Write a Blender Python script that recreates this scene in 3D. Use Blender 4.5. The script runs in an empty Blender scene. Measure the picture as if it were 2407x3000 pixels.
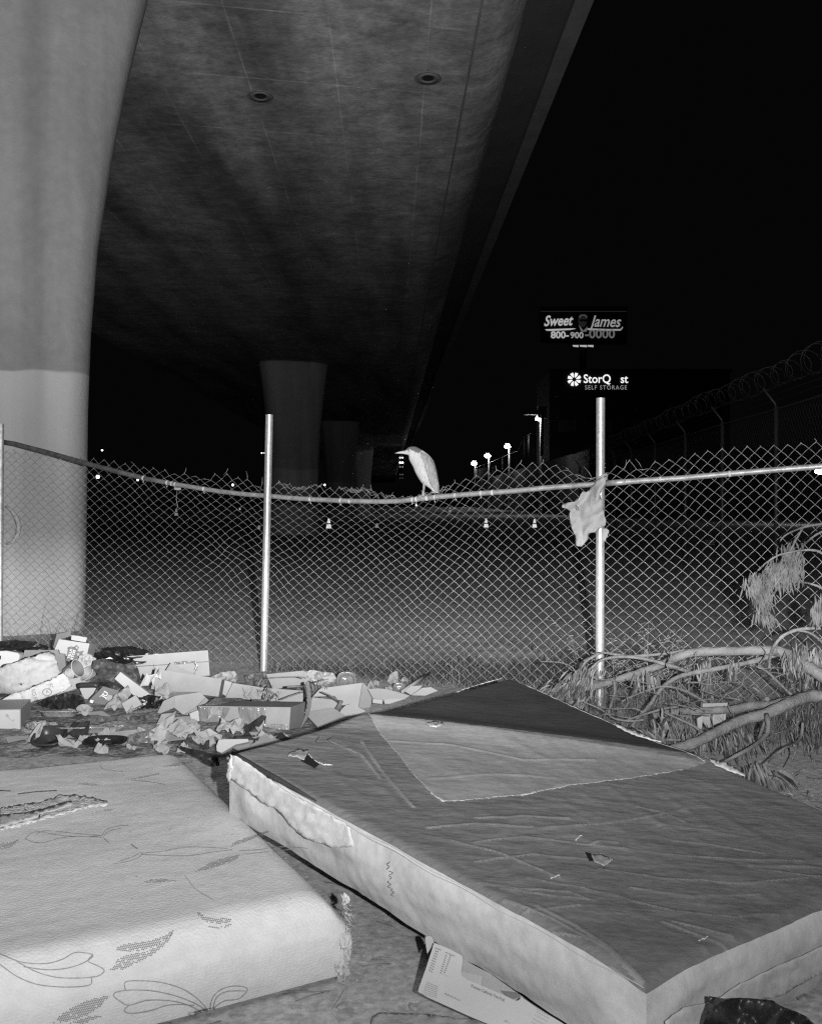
import bpy, bmesh, math, random
from mathutils import Vector, Matrix, noise
from mathutils.geometry import delaunay_2d_cdt
random.seed(7)
S = bpy.context.scene
COL = S.collection
R = math.radians
F, H, U0, V0 = 2000.0, 1.5, 865.0, 1055.0     # focal length, eye height, principal column, horizon row (photo units)

# ------------------------------------------------------------------ camera
cam_d = bpy.data.cameras.new('camera'); cam = bpy.data.objects.new('camera', cam_d); COL.objects.link(cam)
cam.location = (0, 0, H); cam.rotation_euler = (R(90), 0, 0)
cam_d.sensor_fit = 'HORIZONTAL'; cam_d.sensor_width = 36; cam_d.lens = 36*F/1730
cam_d.shift_y = -23/1730; cam_d.clip_start = .05; cam_d.clip_end = 3000
S.camera = cam
# ------------------------------------------------------------------ world: night
w = bpy.data.worlds.new('World'); S.world = w; w.use_nodes = True
bg = w.node_tree.nodes['Background']; bg.inputs[0].default_value = (1, 1, 1, 1); bg.inputs[1].default_value = .0016
S.view_settings.view_transform = 'Standard'; S.view_settings.look = 'None'
S.view_settings.exposure = 0; S.view_settings.gamma = 1
S.cycles.max_bounces = 4; S.cycles.diffuse_bounces = 2; S.cycles.transparent_max_bounces = 12
S.cycles.use_denoising = False
S.cycles.pixel_filter_type = 'BLACKMAN_HARRIS'; S.cycles.filter_width = 1.3
# ------------------------------------------------------------------ the photographer's flash, held just above and right of the lens
fl = bpy.data.lights.new('camera_flash', 'POINT'); flo = bpy.data.objects.new('camera_flash', fl); COL.objects.link(flo)
flo.location = (.22, -.05, 1.53); fl.shadow_soft_size = .018; fl.energy = 6200
fl.use_nodes = True
nt = fl.node_tree; em = nt.nodes['Emission']
tc = nt.nodes.new('ShaderNodeTexCoord'); sp = nt.nodes.new('ShaderNodeSeparateXYZ'); cr = nt.nodes.new('ShaderNodeValToRGB')
mr = nt.nodes.new('ShaderNodeMapRange')
nt.links.new(tc.outputs['Normal'], sp.inputs[0]); nt.links.new(sp.outputs['Z'], mr.inputs['Value'])
mr.inputs['From Min'].default_value = -1; mr.inputs['From Max'].default_value = 1
nt.links.new(mr.outputs[0], cr.inputs['Fac'])
FLASH = [(-.6, .055), (-.46, .050), (-.41, .075), (-.35, .135), (-.27, .25), (-.2, .50), (-.14, 1.15), (-.08, 1.1), (-.03, .52), (.04, .50), (.2, .8), (.4, 1)]
el = cr.color_ramp.elements
while len(el) < len(FLASH): el.new(.5)
for e, (s, v) in zip(el, FLASH):
    e.position = (s+1)/2; e.color = (v, v, v, 1)
cr.color_ramp.interpolation = 'LINEAR'
ax = nt.nodes.new('ShaderNodeMapRange'); ax.inputs['From Min'].default_value = .02; ax.inputs['From Max'].default_value = .5   # head turned a little to the left
ax.inputs['To Min'].default_value = 1; ax.inputs['To Max'].default_value = .45; nt.links.new(sp.outputs['X'], ax.inputs['Value'])
ml = nt.nodes.new('ShaderNodeMath'); ml.operation = 'MULTIPLY'; nt.links.new(cr.outputs[0], ml.inputs[0]); nt.links.new(ax.outputs[0], ml.inputs[1])
nt.links.new(ml.outputs[0], em.inputs['Strength'])

# ------------------------------------------------------------------ helpers
def W(u, v, d): return Vector(((u-U0)/F*d, d, H-(v-V0)/F*d))
def G(u, v, z=0.0): return W(u, v, (H-z)*F/(v-V0))
def fd(u, o=0.0): return (7.705+1.101*o)/(1+.0002305*(u-U0))
def FW(u, v, o=0.0): return W(u, v, fd(u, o))
def N3(p, s=1.0, seed=0.0): return noise.noise(Vector((p[0]*s+seed, p[1]*s+seed*1.7, p[2]*s-seed)))
def lerp_tab(t, x):
    if x <= t[0][0]: return t[0][1]
    for (a, b), (c, d) in zip(t, t[1:]):
        if x <= c: return b+(d-b)*(x-a)/(c-a)
    return t[-1][1]
WL = {}
def tag(o, label=None, cat=None, group=None, kind=None):
    if label: o['label'] = label
    if cat: o['category'] = cat
    if group: o['group'] = group
    if kind: o['kind'] = kind
    return o
def empty(name, loc, label, cat, group=None):
    o = bpy.data.objects.new(name, None); COL.objects.link(o); o.location = loc; WL[o.name] = Vector(loc)
    o.empty_display_size = .1
    return tag(o, label, cat, group)
class MB:
    def __init__(s): s.v = []; s.f = []; s.m = []; s.sm = []
    def add(s, vs, fs, m=0, smooth=False):
        b = len(s.v); s.v += [Vector(x) for x in vs]
        for f in fs: s.f.append([b+i for i in f]); s.m.append(m); s.sm.append(smooth)
    def box(s, c, size, rz=0, rx=0, ry=0, m=0, bevel=0):
        M = Matrix.Rotation(rz, 4, 'Z') @ Matrix.Rotation(rx, 4, 'X') @ Matrix.Rotation(ry, 4, 'Y')
        vs = [Vector(c)+M @ Vector((x*size[0]/2, y*size[1]/2, z*size[2]/2)) for x in (-1, 1) for y in (-1, 1) for z in (-1, 1)]
        s.add(vs, [(0, 1, 3, 2), (4, 6, 7, 5), (0, 4, 5, 1), (2, 3, 7, 6), (0, 2, 6, 4), (1, 5, 7, 3)], m)
    def tube(s, pts, r, n=6, m=0, caps=True, smooth=True):
        pts = [Vector(p) for p in pts]; k = len(pts)
        rs = r if isinstance(r, (list, tuple)) else [r]*k
        vs = []; ref = None
        for i, p in enumerate(pts):
            t = (pts[min(i+1, k-1)]-pts[max(i-1, 0)])
            if t.length < 1e-9: t = Vector((0, 0, 1))
            t.normalize()
            if ref is None: ref = t.orthogonal().normalized()
            ref = (ref-t*ref.dot(t))
            if ref.length < 1e-6: ref = t.orthogonal()
            ref.normalize(); b = t.cross(ref)
            for j in range(n):
                a = 2*math.pi*j/n; vs.append(p+(ref*math.cos(a)+b*math.sin(a))*rs[i])
        fs = [(i*n+j, i*n+(j+1) % n, (i+1)*n+(j+1) % n, (i+1)*n+j) for i in range(k-1) for j in range(n)]
        s.add(vs, fs, m, smooth)
        if caps: s.add([], [], m); b = len(s.v)-len(vs); s.f += [[b+j for j in range(n)][::-1], [b+(k-1)*n+j for j in range(n)]]; s.m += [m, m]; s.sm += [False, False]
    def loft(s, rings, m=0, caps=True, smooth=True, closed=True):
        n = len(rings[0]); vs = [p for r_ in rings for p in r_]; J = n if closed else n-1
        fs = [(i*n+j, i*n+(j+1) % n, (i+1)*n+(j+1) % n, (i+1)*n+j) for i in range(len(rings)-1) for j in range(J)]
        s.add(vs, fs, m, smooth); b = len(s.v)-len(vs)
        if caps: s.f += [[b+j for j in range(n)][::-1], [b+(len(rings)-1)*n+j for j in range(n)]]; s.m += [m, m]; s.sm += [False, False]
    def prism(s, poly, ext, m=0, mside=None):
        n = len(poly); ext = Vector(ext); vs = [Vector(p) for p in poly]+[Vector(p)+ext for p in poly]
        s.add(vs, [tuple(range(n)), tuple(range(2*n-1, n-1, -1))], m)
        b = len(s.v)-2*n
        for i in range(n):
            j = (i+1) % n; s.f.append([b+i, b+n+i, b+n+j, b+j]); s.m.append(m if mside is None else mside); s.sm.append(False)
    def build(s, name, mats, parent=None, label=None):
        if not isinstance(mats, (list, tuple)): mats = [mats]
        xs = [p.x for p in s.v]; ys = [p.y for p in s.v]; zs = [p.z for p in s.v]
        c = Vector(((min(xs)+max(xs))/2, (min(ys)+max(ys))/2, min(zs)))
        me = bpy.data.meshes.new(name)
        me.from_pydata([tuple(p-c) for p in s.v], [], s.f)
        for mt in mats: me.materials.append(mt)
        me.polygons.foreach_set('material_index', s.m); me.polygons.foreach_set('use_smooth', s.sm)
        me.update()
        o = bpy.data.objects.new(name, me); COL.objects.link(o); WL[o.name] = c
        if parent: o.parent = parent; o.location = c-WL[parent.name]
        else: o.location = c
        if label: o['label'] = label
        return o
def fixn(o):
    bm = bmesh.new(); bm.from_mesh(o.data); bmesh.ops.recalc_face_normals(bm, faces=bm.faces); bm.to_mesh(o.data); bm.free(); return o

# ------------------------------------------------------------------ materials (black and white film: greys only)
def mat(name, c, rough=.85, var=.15, scale=6.0, bump=0.0, bscale=40.0, metal=0.0, spec=.3, stretch=(1, 1, 1), var2=0, scale2=60, trans=0, alpha=1.0, coat=0):
    m = bpy.data.materials.new(name); m.use_nodes = True; t = m.node_tree; n = t.nodes; L = t.links.new
    b = n['Principled BSDF']; b.inputs['Roughness'].default_value = rough; b.inputs['Metallic'].default_value = metal
    b.inputs['Specular IOR Level'].default_value = spec
    if trans: b.inputs['Transmission Weight'].default_value = trans
    if alpha < 1: b.inputs['Alpha'].default_value = alpha
    if coat: b.inputs['Coat Weight'].default_value = coat; b.inputs['Coat Roughness'].default_value = .15
    co = n.new('ShaderNodeTexCoord'); mp = n.new('ShaderNodeMapping'); mp.inputs['Scale'].default_value = stretch
    L(co.outputs['Object'], mp.inputs[0])
    nz = n.new('ShaderNodeTexNoise'); nz.inputs['Scale'].default_value = scale; nz.inputs['Detail'].default_value = 6; nz.inputs['Roughness'].default_value = .65
    L(mp.outputs[0], nz.inputs['Vector'])
    mr = n.new('ShaderNodeMapRange'); L(nz.outputs['Fac'], mr.inputs['Value'])
    mr.inputs['From Min'].default_value = .3; mr.inputs['From Max'].default_value = .7
    mr.inputs['To Min'].default_value = c*(1-var); mr.inputs['To Max'].default_value = c*(1+var)
    last = mr.outputs[0]
    if var2:
        n2 = n.new('ShaderNodeTexNoise'); n2.inputs['Scale'].default_value = scale2; n2.inputs['Detail'].default_value = 4; L(mp.outputs[0], n2.inputs['Vector'])
        m2 = n.new('ShaderNodeMapRange'); L(n2.outputs['Fac'], m2.inputs['Value']); m2.inputs['From Min'].default_value = .3; m2.inputs['From Max'].default_value = .7
        m2.inputs['To Min'].default_value = 1-var2; m2.inputs['To Max'].default_value = 1+var2
        mu = n.new('ShaderNodeMath'); mu.operation = 'MULTIPLY'; L(last, mu.inputs[0]); L(m2.outputs[0], mu.inputs[1]); last = mu.outputs[0]
    cc = n.new('ShaderNodeCombineColor'); [L(last, cc.inputs[i]) for i in range(3)]
    L(cc.outputs[0], b.inputs['Base Color'])
    m['_v'] = 1
    if bump:
        nb = n.new('ShaderNodeTexNoise'); nb.inputs['Scale'].default_value = bscale; nb.inputs['Detail'].default_value = 5; L(mp.outputs[0], nb.inputs['Vector'])
        bp = n.new('ShaderNodeBump'); bp.inputs['Strength'].default_value = bump; bp.inputs['Distance'].default_value = .02
        L(nb.outputs['Fac'], bp.inputs['Height']); L(bp.outputs[0], b.inputs['Normal'])
    return m
def emit(name, s, c=1.0):
    m = bpy.data.materials.new(name); m.use_nodes = True; t = m.node_tree
    b = t.nodes['Principled BSDF']; b.inputs['Base Color'].default_value = (.02, .02, .02, 1)
    b.inputs['Emission Color'].default_value = (c, c, c, 1); b.inputs['Emission Strength'].default_value = s
    return m
M = {}
M['galv'] = mat('galvanised_steel', .50, .42, .18, 30, .05, 60, .55, .5, var2=.1)
M['galv_rail'] = mat('weathered_rail_steel', .42, .5, .35, 18, .08, 70, .45, .5, var2=.2, scale2=90)
M['rust_rail'] = mat('rusted_rail_steel', .10, .7, .45, 14, .15, 70, .2, .3, var2=.25, scale2=80)
M['wire'] = mat('galvanised_wire', .40, .5, .15, 8, 0, 10, .5, .5)
M['tie'] = mat('pale_tie_wire', .6, .5, .1, 20)
M['card'] = mat('brown_cardboard', .30, .9, .12, 5, .1, 120, spec=.15, var2=.06, scale2=200)
M['card_dark'] = mat('dark_cardboard', .16, .9, .15, 6, .1, 120, spec=.15)
M['card_light'] = mat('pale_cardboard', .35, .9, .1, 5, .1, 90, spec=.15)
M['white_card'] = mat('white_printed_card', .40, .7, .05, 5, .05, 60)
M['paper'] = mat('white_paper', .31, .9, .1, 8, .3, 40, spec=.15)
M['greypaper'] = mat('grey_paper', .36, .9, .15, 8, .3, 40, spec=.15)
M['white_plastic'] = mat('white_plastic', .42, .4, .05, 6)
M['grey_plastic'] = mat('grey_plastic', .25, .5, .1, 6)
M['dark_plastic'] = mat('dark_plastic', .035, .35, .2, 6)
M['black_bag'] = mat('black_bag_plastic', .012, .3, .2, 6, .5, 14, spec=.6)
M['bag_film'] = mat('black_bag_film', .022, .38, .3, 6, .15, 30, spec=.5)
M['grey_bag'] = mat('translucent_grey_bag', .13, .35, .25, 7, .3, 14, spec=.6)
M['clear'] = mat('clear_plastic', .20, .18, .3, 14, .5, 30, spec=.8)
M['tape'] = mat('clear_packing_tape', .24, .16, .35, 10, 1.0, 26, spec=1.0, stretch=(1, 1, .4))
M['bark'] = mat('smooth_branch_bark', .165, .85, .3, 14, .6, 70, spec=.2, var2=.12, scale2=120)
M['leaf'] = mat('dry_grey_leaf', .12, .85, .35, 30, .2, 80, spec=.2)
M['leaf_dark'] = mat('dark_dry_leaf', .045, .85, .3, 30); M['leaf_pale'] = mat('pale_dry_leaf', .21, .85, .3, 30)
M['leaf_hang'] = mat('hanging_dead_leaf', .10, .85, .6, 14)
M['ink'] = mat('printed_ink', .13, .8, .1, 6)
M['ink_dark'] = mat('dark_printed_ink', .05, .8, .1, 6)
M['ink_white'] = mat('white_printed_ink', .7, .8, .05, 6)
M['black'] = mat('black_void', .004, 1, 0, 5)
M['foam'] = mat('torn_white_foam', .46, .95, .15, 30, .6, 60, spec=.1)

def concrete(name, base, rows=False, paint=None):
    m = mat(name, base, .95, .28 if rows else .12, .7, .35, 18, spec=.1, var2=.16 if rows else .07, scale2=9)
    t = m.node_tree; n = t.nodes; L = t.links.new; b = n['Principled BSDF']
    src = b.inputs['Base Color'].links[0].from_socket
    co = n.new('ShaderNodeTexCoord')
    def math_(op, a, c=None):
        q = n.new('ShaderNodeMath'); q.operation = op
        for i, x in enumerate((a, c)):
            if x is None: continue
            if isinstance(x, (int, float)): q.inputs[i].default_value = x
            else: L(x, q.inputs[i])
        return q.outputs[0]
    gm = n.new('ShaderNodeNewGeometry'); se = n.new('ShaderNodeSeparateXYZ'); L(gm.outputs['Position'], se.inputs[0])
    if paint is not None:                      # graffiti cover paint up to the height of a roller
        nz = n.new('ShaderNodeTexNoise'); nz.inputs['Scale'].default_value = .9; L(gm.outputs['Position'], nz.inputs['Vector'])
        z = math_('ADD', se.outputs['Z'], math_('MULTIPLY', nz.outputs['Fac'], .35))
        lt = math_('SMOOTH_MIN', math_('MAXIMUM', math_('MULTIPLY', math_('SUBTRACT', 3.12, z), 30), 0), 1.0)
        lt = math_('MINIMUM', math_('MAXIMUM', math_('MULTIPLY', math_('SUBTRACT', 3.12, z), 30), 0), 1.0)
        mx = n.new('ShaderNodeMix'); mx.data_type = 'RGBA'; L(lt, mx.inputs[0]); L(src, mx.inputs[6])
        n2 = n.new('ShaderNodeTexNoise'); n2.inputs['Scale'].default_value = .8; n2.inputs['Detail'].default_value = 5; L(gm.outputs['Position'], n2.inputs['Vector'])
        m2 = n.new('ShaderNodeMapRange'); L(n2.outputs['Fac'], m2.inputs['Value']); m2.inputs['To Min'].default_value = paint*.78; m2.inputs['To Max'].default_value = paint*1.2
        c2 = n.new('ShaderNodeCombineColor'); [L(m2.outputs[0], c2.inputs[i]) for i in range(3)]
        L(c2.outputs[0], mx.inputs[7]); L(mx.outputs[2], b.inputs['Base Color'])
        # rain streaks running down the shaft
        s3 = n.new('ShaderNodeTexNoise'); s3.inputs['Scale'].default_value = 3; mp = n.new('ShaderNodeMapping'); mp.inputs['Scale'].default_value = (1, 1, .06)
        L(gm.outputs['Position'], mp.inputs[0]); L(mp.outputs[0], s3.inputs['Vector'])
        r3 = n.new('ShaderNodeMapRange'); L(s3.outputs['Fac'], r3.inputs['Value']); r3.inputs['From Min'].default_value = .3; r3.inputs['From Max'].default_value = .7; r3.inputs['To Min'].default_value = .80; r3.inputs['To Max'].default_value = 1.14
        mm = n.new('ShaderNodeMix'); mm.data_type = 'RGBA'; mm.blend_type = 'MULTIPLY'; mm.inputs[0].default_value = 1
        c3 = n.new('ShaderNodeCombineColor'); [L(r3.outputs[0], c3.inputs[i]) for i in range(3)]
        L(mx.outputs[2], mm.inputs[6]); L(c3.outputs[0], mm.inputs[7]); L(mm.outputs[2], b.inputs['Base Color'])
        src = mm.outputs[2]
    if rows:                                   # formwork joints and board-marked stains of the soffit
        xr = math_('ADD', se.outputs['X'], math_('MULTIPLY', se.outputs['Y'], .0225))
        wob = n.new('ShaderNodeTexNoise'); wob.inputs['Scale'].default_value = .8; L(gm.outputs['Position'], wob.inputs['Vector'])
        def lines(coord, period, off, wid):
            q = math_('FRACT', math_('DIVIDE', math_('ADD', coord, off+1000*period), period))
            q = math_('ABSOLUTE', math_('SUBTRACT', q, .5))
            return math_('LESS_THAN', q, wid/period)
        yr = math_('SUBTRACT', se.outputs['Y'], math_('MULTIPLY', se.outputs['X'], .2))
        l1 = lines(math_('ADD', xr, math_('MULTIPLY', wob.outputs['Fac'], .02)), 1.3, .12, .010)
        l2 = lines(math_('ADD', yr, math_('MULTIPLY', wob.outputs['Fac'], .05)), 2.02, .75, .016)
        ln = math_('MAXIMUM', l1, l2)
        brk = n.new('ShaderNodeTexNoise'); brk.inputs['Scale'].default_value = 1.1; brk.inputs['Detail'].default_value = 3; L(gm.outputs['Position'], brk.inputs['Vector'])
        ln = math_('MULTIPLY', ln, math_('MULTIPLY', math_('MAXIMUM', math_('SUBTRACT', brk.outputs['Fac'], .38), 0), 2.6))
        mp = n.new('ShaderNodeMapping'); mp.inputs['Scale'].default_value = (1.3, 1.7, 1); L(gm.outputs['Position'], mp.inputs[0])
        st = n.new('ShaderNodeTexNoise'); st.inputs['Scale'].default_value = 1.7; st.inputs['Detail'].default_value = 9; st.inputs['Roughness'].default_value = .72; L(mp.outputs[0], st.inputs['Vector'])
        r3 = n.new('ShaderNodeMapRange'); L(st.outputs['Fac'], r3.inputs['Value']); r3.inputs['From Min'].default_value = .32; r3.inputs['From Max'].default_value = .68; r3.inputs['To Min'].default_value = .62; r3.inputs['To Max'].default_value = 1.38
        mp2 = n.new('ShaderNodeMapping'); mp2.inputs['Scale'].default_value = (1.1, .12, 1); L(gm.outputs['Position'], mp2.inputs[0])
        s2 = n.new('ShaderNodeTexNoise'); s2.inputs['Scale'].default_value = .7; s2.inputs['Detail'].default_value = 4; L(mp2.outputs[0], s2.inputs['Vector'])
        r4 = n.new('ShaderNodeMapRange'); L(s2.outputs['Fac'], r4.inputs['Value']); r4.inputs['From Min'].default_value = .35; r4.inputs['From Max'].default_value = .7; r4.inputs['To Min'].default_value = .55; r4.inputs['To Max'].default_value = 1.6
        fac = math_('ADD', math_('MULTIPLY', r3.outputs[0], r4.outputs[0]), ln)
        c3 = n.new('ShaderNodeCombineColor'); [L(fac, c3.inputs[i]) for i in range(3)]
        mm = n.new('ShaderNodeMix'); mm.data_type = 'RGBA'; mm.blend_type = 'MULTIPLY'; mm.inputs[0].default_value = 1
        L(src, mm.inputs[6]); L(c3.outputs[0], mm.inputs[7]); L(mm.outputs[2], b.inputs['Base Color'])
    return m
M['soffit'] = concrete('board_marked_concrete', .185, rows=True)
M['column'] = concrete('painted_column_concrete', .19, paint=.36)
M['column_far'] = concrete('far_column_concrete', .25, paint=.34)
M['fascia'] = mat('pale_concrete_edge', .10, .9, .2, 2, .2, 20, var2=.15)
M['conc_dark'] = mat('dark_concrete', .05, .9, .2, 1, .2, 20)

# ------------------------------------------------------------------ ground
mg = mat('packed_dirt', .42, 1, .2, .9, .22, 30, spec=.03, var2=.28, scale2=38)
g = MB()
def gz(x, y):
    k = max(0, min(1, (y-4.5)/3)); far = max(0, min(1, (15.5-y)/6))
    return (.011*N3((x, y, 0), 1.3, 3)+.01*N3((x, y, 0), 5, 9))*far*(.4+.6*k)-.012
xs = [-900, -300, -100, -40, -20, -12]+[-9+.12*i for i in range(151)]+[12, 20, 40, 100, 300, 900]
ys = [-20, -5, 0]+[1.5+.1*i for i in range(150)]+[17, 18.5, 20, 24, 30, 45, 80, 200, 600, 2500]
nx = len(xs)
g.add([(x, y, gz(x, y)) for y in ys for x in xs], [(j*nx+i, j*nx+i+1, (j+1)*nx+i+1, (j+1)*nx+i) for j in range(len(ys)-1) for i in range(nx-1)], 0, True)
tag(g.build('ground', mg), kind='structure')

# ------------------------------------------------------------------ overpass
SK = -.0225
def RD(x0, y, z): return Vector((x0+SK*y, y, z))
deck = empty('overpass_deck', RD(-4.8, 60, 7.7), 'long concrete overpass running away overhead with stained board marked underside', 'bridge')
ZS = 7.7
yy = [-8, 0, 6, 9, 12, 15, 18, 22, 28, 36, 50, 70, 100, 150, 220, 320]
def sweep(name, prof, m, close=True):
    b = MB(); b.loft([[RD(x, y, z) for x, z in prof] for y in yy], 0, True, False); o = b.build(name, m, deck); fixn(o); return o
arc = [(1.144+.62*math.sin(a), ZS+.62*(1-math.cos(a))) for a in [R(i*9) for i in range(10)]]
arc = [(x+.10*k/9, z) for k, (x, z) in enumerate(arc)]
box = [(-10.9, ZS)]+arc+[(2.15, 9.35), (2.15, 9.8), (-11.9, 9.8), (-11.9, 9.35), (-11.6, ZS+.6)]
b = MB(); b.loft([[RD(x, y, z) for x, z in box] for y in yy], 0, True, False)
o = b.build('box_girder', M['soffit'], deck); fixn(o)
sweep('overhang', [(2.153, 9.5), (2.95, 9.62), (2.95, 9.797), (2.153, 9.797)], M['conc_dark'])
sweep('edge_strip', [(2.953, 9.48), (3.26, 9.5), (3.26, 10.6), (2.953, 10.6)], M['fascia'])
for (u, v) in ((548, 202), (901, 164)):
    p = G(u, v, ZS); b = MB()
    for r0, r1, z0 in ((.085, .165, -.012), (.17, .2, -.006)):
        ring = []
        for (r_, z_) in ((r0, 0), (r0, z0), (r1, z0), (r1, 0)):
            ring.append([(p.x+r_*math.cos(a), p.y+r_*1.1*math.sin(a), ZS+z_-.001) for a in [2*math.pi*k/28 for k in range(28)]])
        b.loft(ring, 0, False)
    q = b.build('drain_ring', M['fascia'], deck)
    b = MB(); b.loft([[(p.x+r_*math.cos(a), p.y+r_*1.1*math.sin(a), ZS-.003-z_) for a in [2*math.pi*k/20 for k in range(20)]] for r_, z_ in ((.001, 0), (.084, 0))], 0, False)
    b.build('drain_hole', M['black'], deck)
b = MB(); b.tube([RD(1.144, y, ZS-.002) for y in yy], .020, 4); b.build('form_joint', M['fascia'], deck)
prof = [(0, 0), (2.6, .03), (3.47, .063), (4.5, .14), (5.68, .316), (6.5, .466), (7.2, .62), (7.72, .74)]
for ci, Y in enumerate((11.4, 42.9, 74.2, 105.5, 136.5)):
    cx = -5.09 if ci == 0 else -4.95+SK*Y
    if ci == 1: cx = -5.30
    if ci == 2: cx = -5.55
    if ci == 3: cx = -5.6
    cq, sq_ = math.cos(R(22)), math.sin(R(22)); rings = []
    for k in range(60):
        z = -.1+7.82*k/59; e = lerp_tab(prof, z); ring = []
        for j in range(64):
            a = 2*math.pi*j/64; ca, sa = math.cos(a), math.sin(a); ex = 2/(6.5 if ci == 0 else 2.3)
            sx = math.copysign(abs(ca)**ex, ca)*(1.10+e*(1.0 if ci == 0 else .66)); sy = math.copysign(abs(sa)**ex, sa)*.9
            ring.append((cx+sx*cq-sy*sq_, Y+sx*sq_+sy*cq, z))
        rings.append(ring)
    b = MB(); b.loft(rings, 0, True)
    lab = ['massive flared concrete column with pale painted base, nearest at left', 'flared concrete column standing in the middle distance right behind the fence post',
           'dim flared column just right of the mid-distance column', 'faint dark column third back along the overpass', 'barely visible column farthest back under the overpass'][ci]
    if ci == 0:
        root = empty('bridge_column', (cx, Y, 0), lab, 'column', 'columns carrying the overpass')
        b.build('shaft', M['column'], root)
        b = MB()
        for off in (0, .012, .024):
            pts_ = [W(u, v, 10.2+off*0) for u, v in ((12, 1066), (24, 1074), (34, 1088), (40, 1106), (38, 1124), (28, 1140), (14, 1146))]
            pts_ = [W(U0+F*p.x/p.y, V0+F*(H-p.z)/p.y, 10.42) for p in pts_]
        b.tube(pts_, [.012, .02, .025, .028, .025, .02, .012], 6); ob_ = b.build('sprayed_arc', M['white_card'], root); ob_.scale = (1, 1, 1)
        b = MB(); pc = W(167, 1100, 12.1); 
        b.tube([pc+Vector((0, .0, 0)), pc+Vector((-.02, .25, 0))], .028, 14); b.build('pipe_hole', M['black'], root)
    else:
        o = b.build('bridge_column', M['column_far']); tag(o, lab, 'column', 'columns carrying the overpass')

# ------------------------------------------------------------------ near chain link fence
fence = empty('chain_link_fence', FW(865, 1440), 'sagging galvanised chain link fence with bent top rail across the lot', 'fence')
def post(u, vt, ub, vb, r, m):
    b = MB(); d = fd(u); pt = W(u, vt, d); pb = W(ub, vb, d); pb = pb+(pb-pt)*.03
    n = 12; pts = [pt.lerp(pb, k/n) for k in range(n+1)]
    b.tube(pts, r, 20, caps=False)
    # open pipe end with wall thickness
    t = (pb-pt).normalized(); b.tube([pt, pt+t*.0005], [r*.999, r*.999], 20)
    return b.build('post', m, fence)
post(2, 892, -1, 1376, .030, M['galv_rail']); post(567, 873, 555, 1420, .0325, M['galv']); post(1264, 838, 1262, 1492, .0325, M['galv'])
rail = [(4, 930), (30, 934), (60, 942), (106, 954), (183, 976), (240, 991), (299, 1006), (366, 1019), (420, 1028), (465, 1035), (520, 1041), (565, 1044), (620, 1049),
        (669, 1052), (740, 1055), (802, 1056), (840, 1055), (869, 1052), (920, 1046.5), (980, 1041), (1078, 1034), (1150, 1027), (1251, 1019.5), (1350, 1012), (1435, 1006.5), (1552, 996), (1640, 988.5), (1740, 981), (2100, 955)]
def rv(u): return lerp_tab(rail, u)
b = MB(); b.tube([FW(u, v, .052) for u, v in rail if u <= 300], .0235, 14); b.build('rusted_rail', M['rust_rail'], fence, 'dark rusted stretch of the bent top rail')
b = MB(); b.tube([FW(u, v, .052) for u, v in rail if 299 <= u], .0205, 16); b.build('top_rail', M['galv_rail'], fence)
b = MB(); b.tube([FW(u, rv(u), .052) for u in (1274, 1300, 1318)], .0222, 16); b.build('rail_sleeve', M['galv_rail'], fence)
for u in (302, 352, 362, 369, 429, 653, 717, 736, 868, 876, 898, 915, 958, 1012, 1036, 1390, 1536):
    wd = random.uniform(1.2, 3.0); b = MB()
    b.tube([FW(u-wd, rv(u-wd)+random.uniform(-1, 1), .052), FW(u, rv(u), .052), FW(u+wd, rv(u+wd)+random.uniform(-1, 1), .052)], .0224, 12)
    if random.random() < .6:
        q = FW(u, rv(u)+5.5, .03); b.tube([q, q+Vector((.012*random.uniform(-1, 1), -.012, -.018))], .003, 5)
    b.build('tie_wire', M['tie'], fence)
# wire mesh
top = [(-40, 945), (20, 950), (60, 951), (110, 956), (160, 962), (190, 965), (230, 971), (270, 977), (310, 984), (340, 987), (362, 998), (395, 999), (420, 1004), (438, 1010), (450, 1000), (480, 1000), (505, 1006), (530, 1014), (548, 1030), (566, 1030),
       (578, 1010), (592, 1014), (612, 1024), (640, 1026), (675, 1020), (690, 1024), (730, 1028), (770, 1030), (800, 1040), (850, 1047), (873, 1048), (895, 1040), (920, 1036), (940, 1024), (962, 1012), (985, 1006), (1010, 999), (1035, 991), (1060, 984), (1085, 978), (1120, 974), (1150, 975), (1175, 984), (1200, 990), (1235, 1010), (1262, 1004),
       (1290, 985), (1312, 977), (1330, 968), (1350, 992), (1375, 971), (1400, 970), (1430, 965), (1460, 956), (1490, 950), (1520, 945), (1560, 942), (1600, 940), (1640, 936), (1700, 931), (1745, 928), (2100, 905)]
spac = [(-60, 19.5), (100, 20), (190, 20.6), (460, 22), (850, 21.5), (1020, 23), (1150, 25), (1300, 27), (1570, 28), (1700, 29), (2000, 32)]
us = [-60.0]
while us[-1] < 1790: us.append(us[-1]+lerp_tab(spac, us[-1])/2)
NR = 44
stop = [(-40, 945), (60, 951), (160, 962), (230, 971), (310, 984), (400, 996), (480, 1006), (560, 1018), (640, 1027), (730, 1035), (800, 1042), (850, 1045), (895, 1040), (940, 1024), (985, 1006), (1035, 991), (1085, 979), (1130, 975), (1180, 978), (1250, 984), (1320, 976), (1400, 968), (1460, 957), (1520, 946), (1600, 940), (1700, 931), (2100, 905)]
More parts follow.
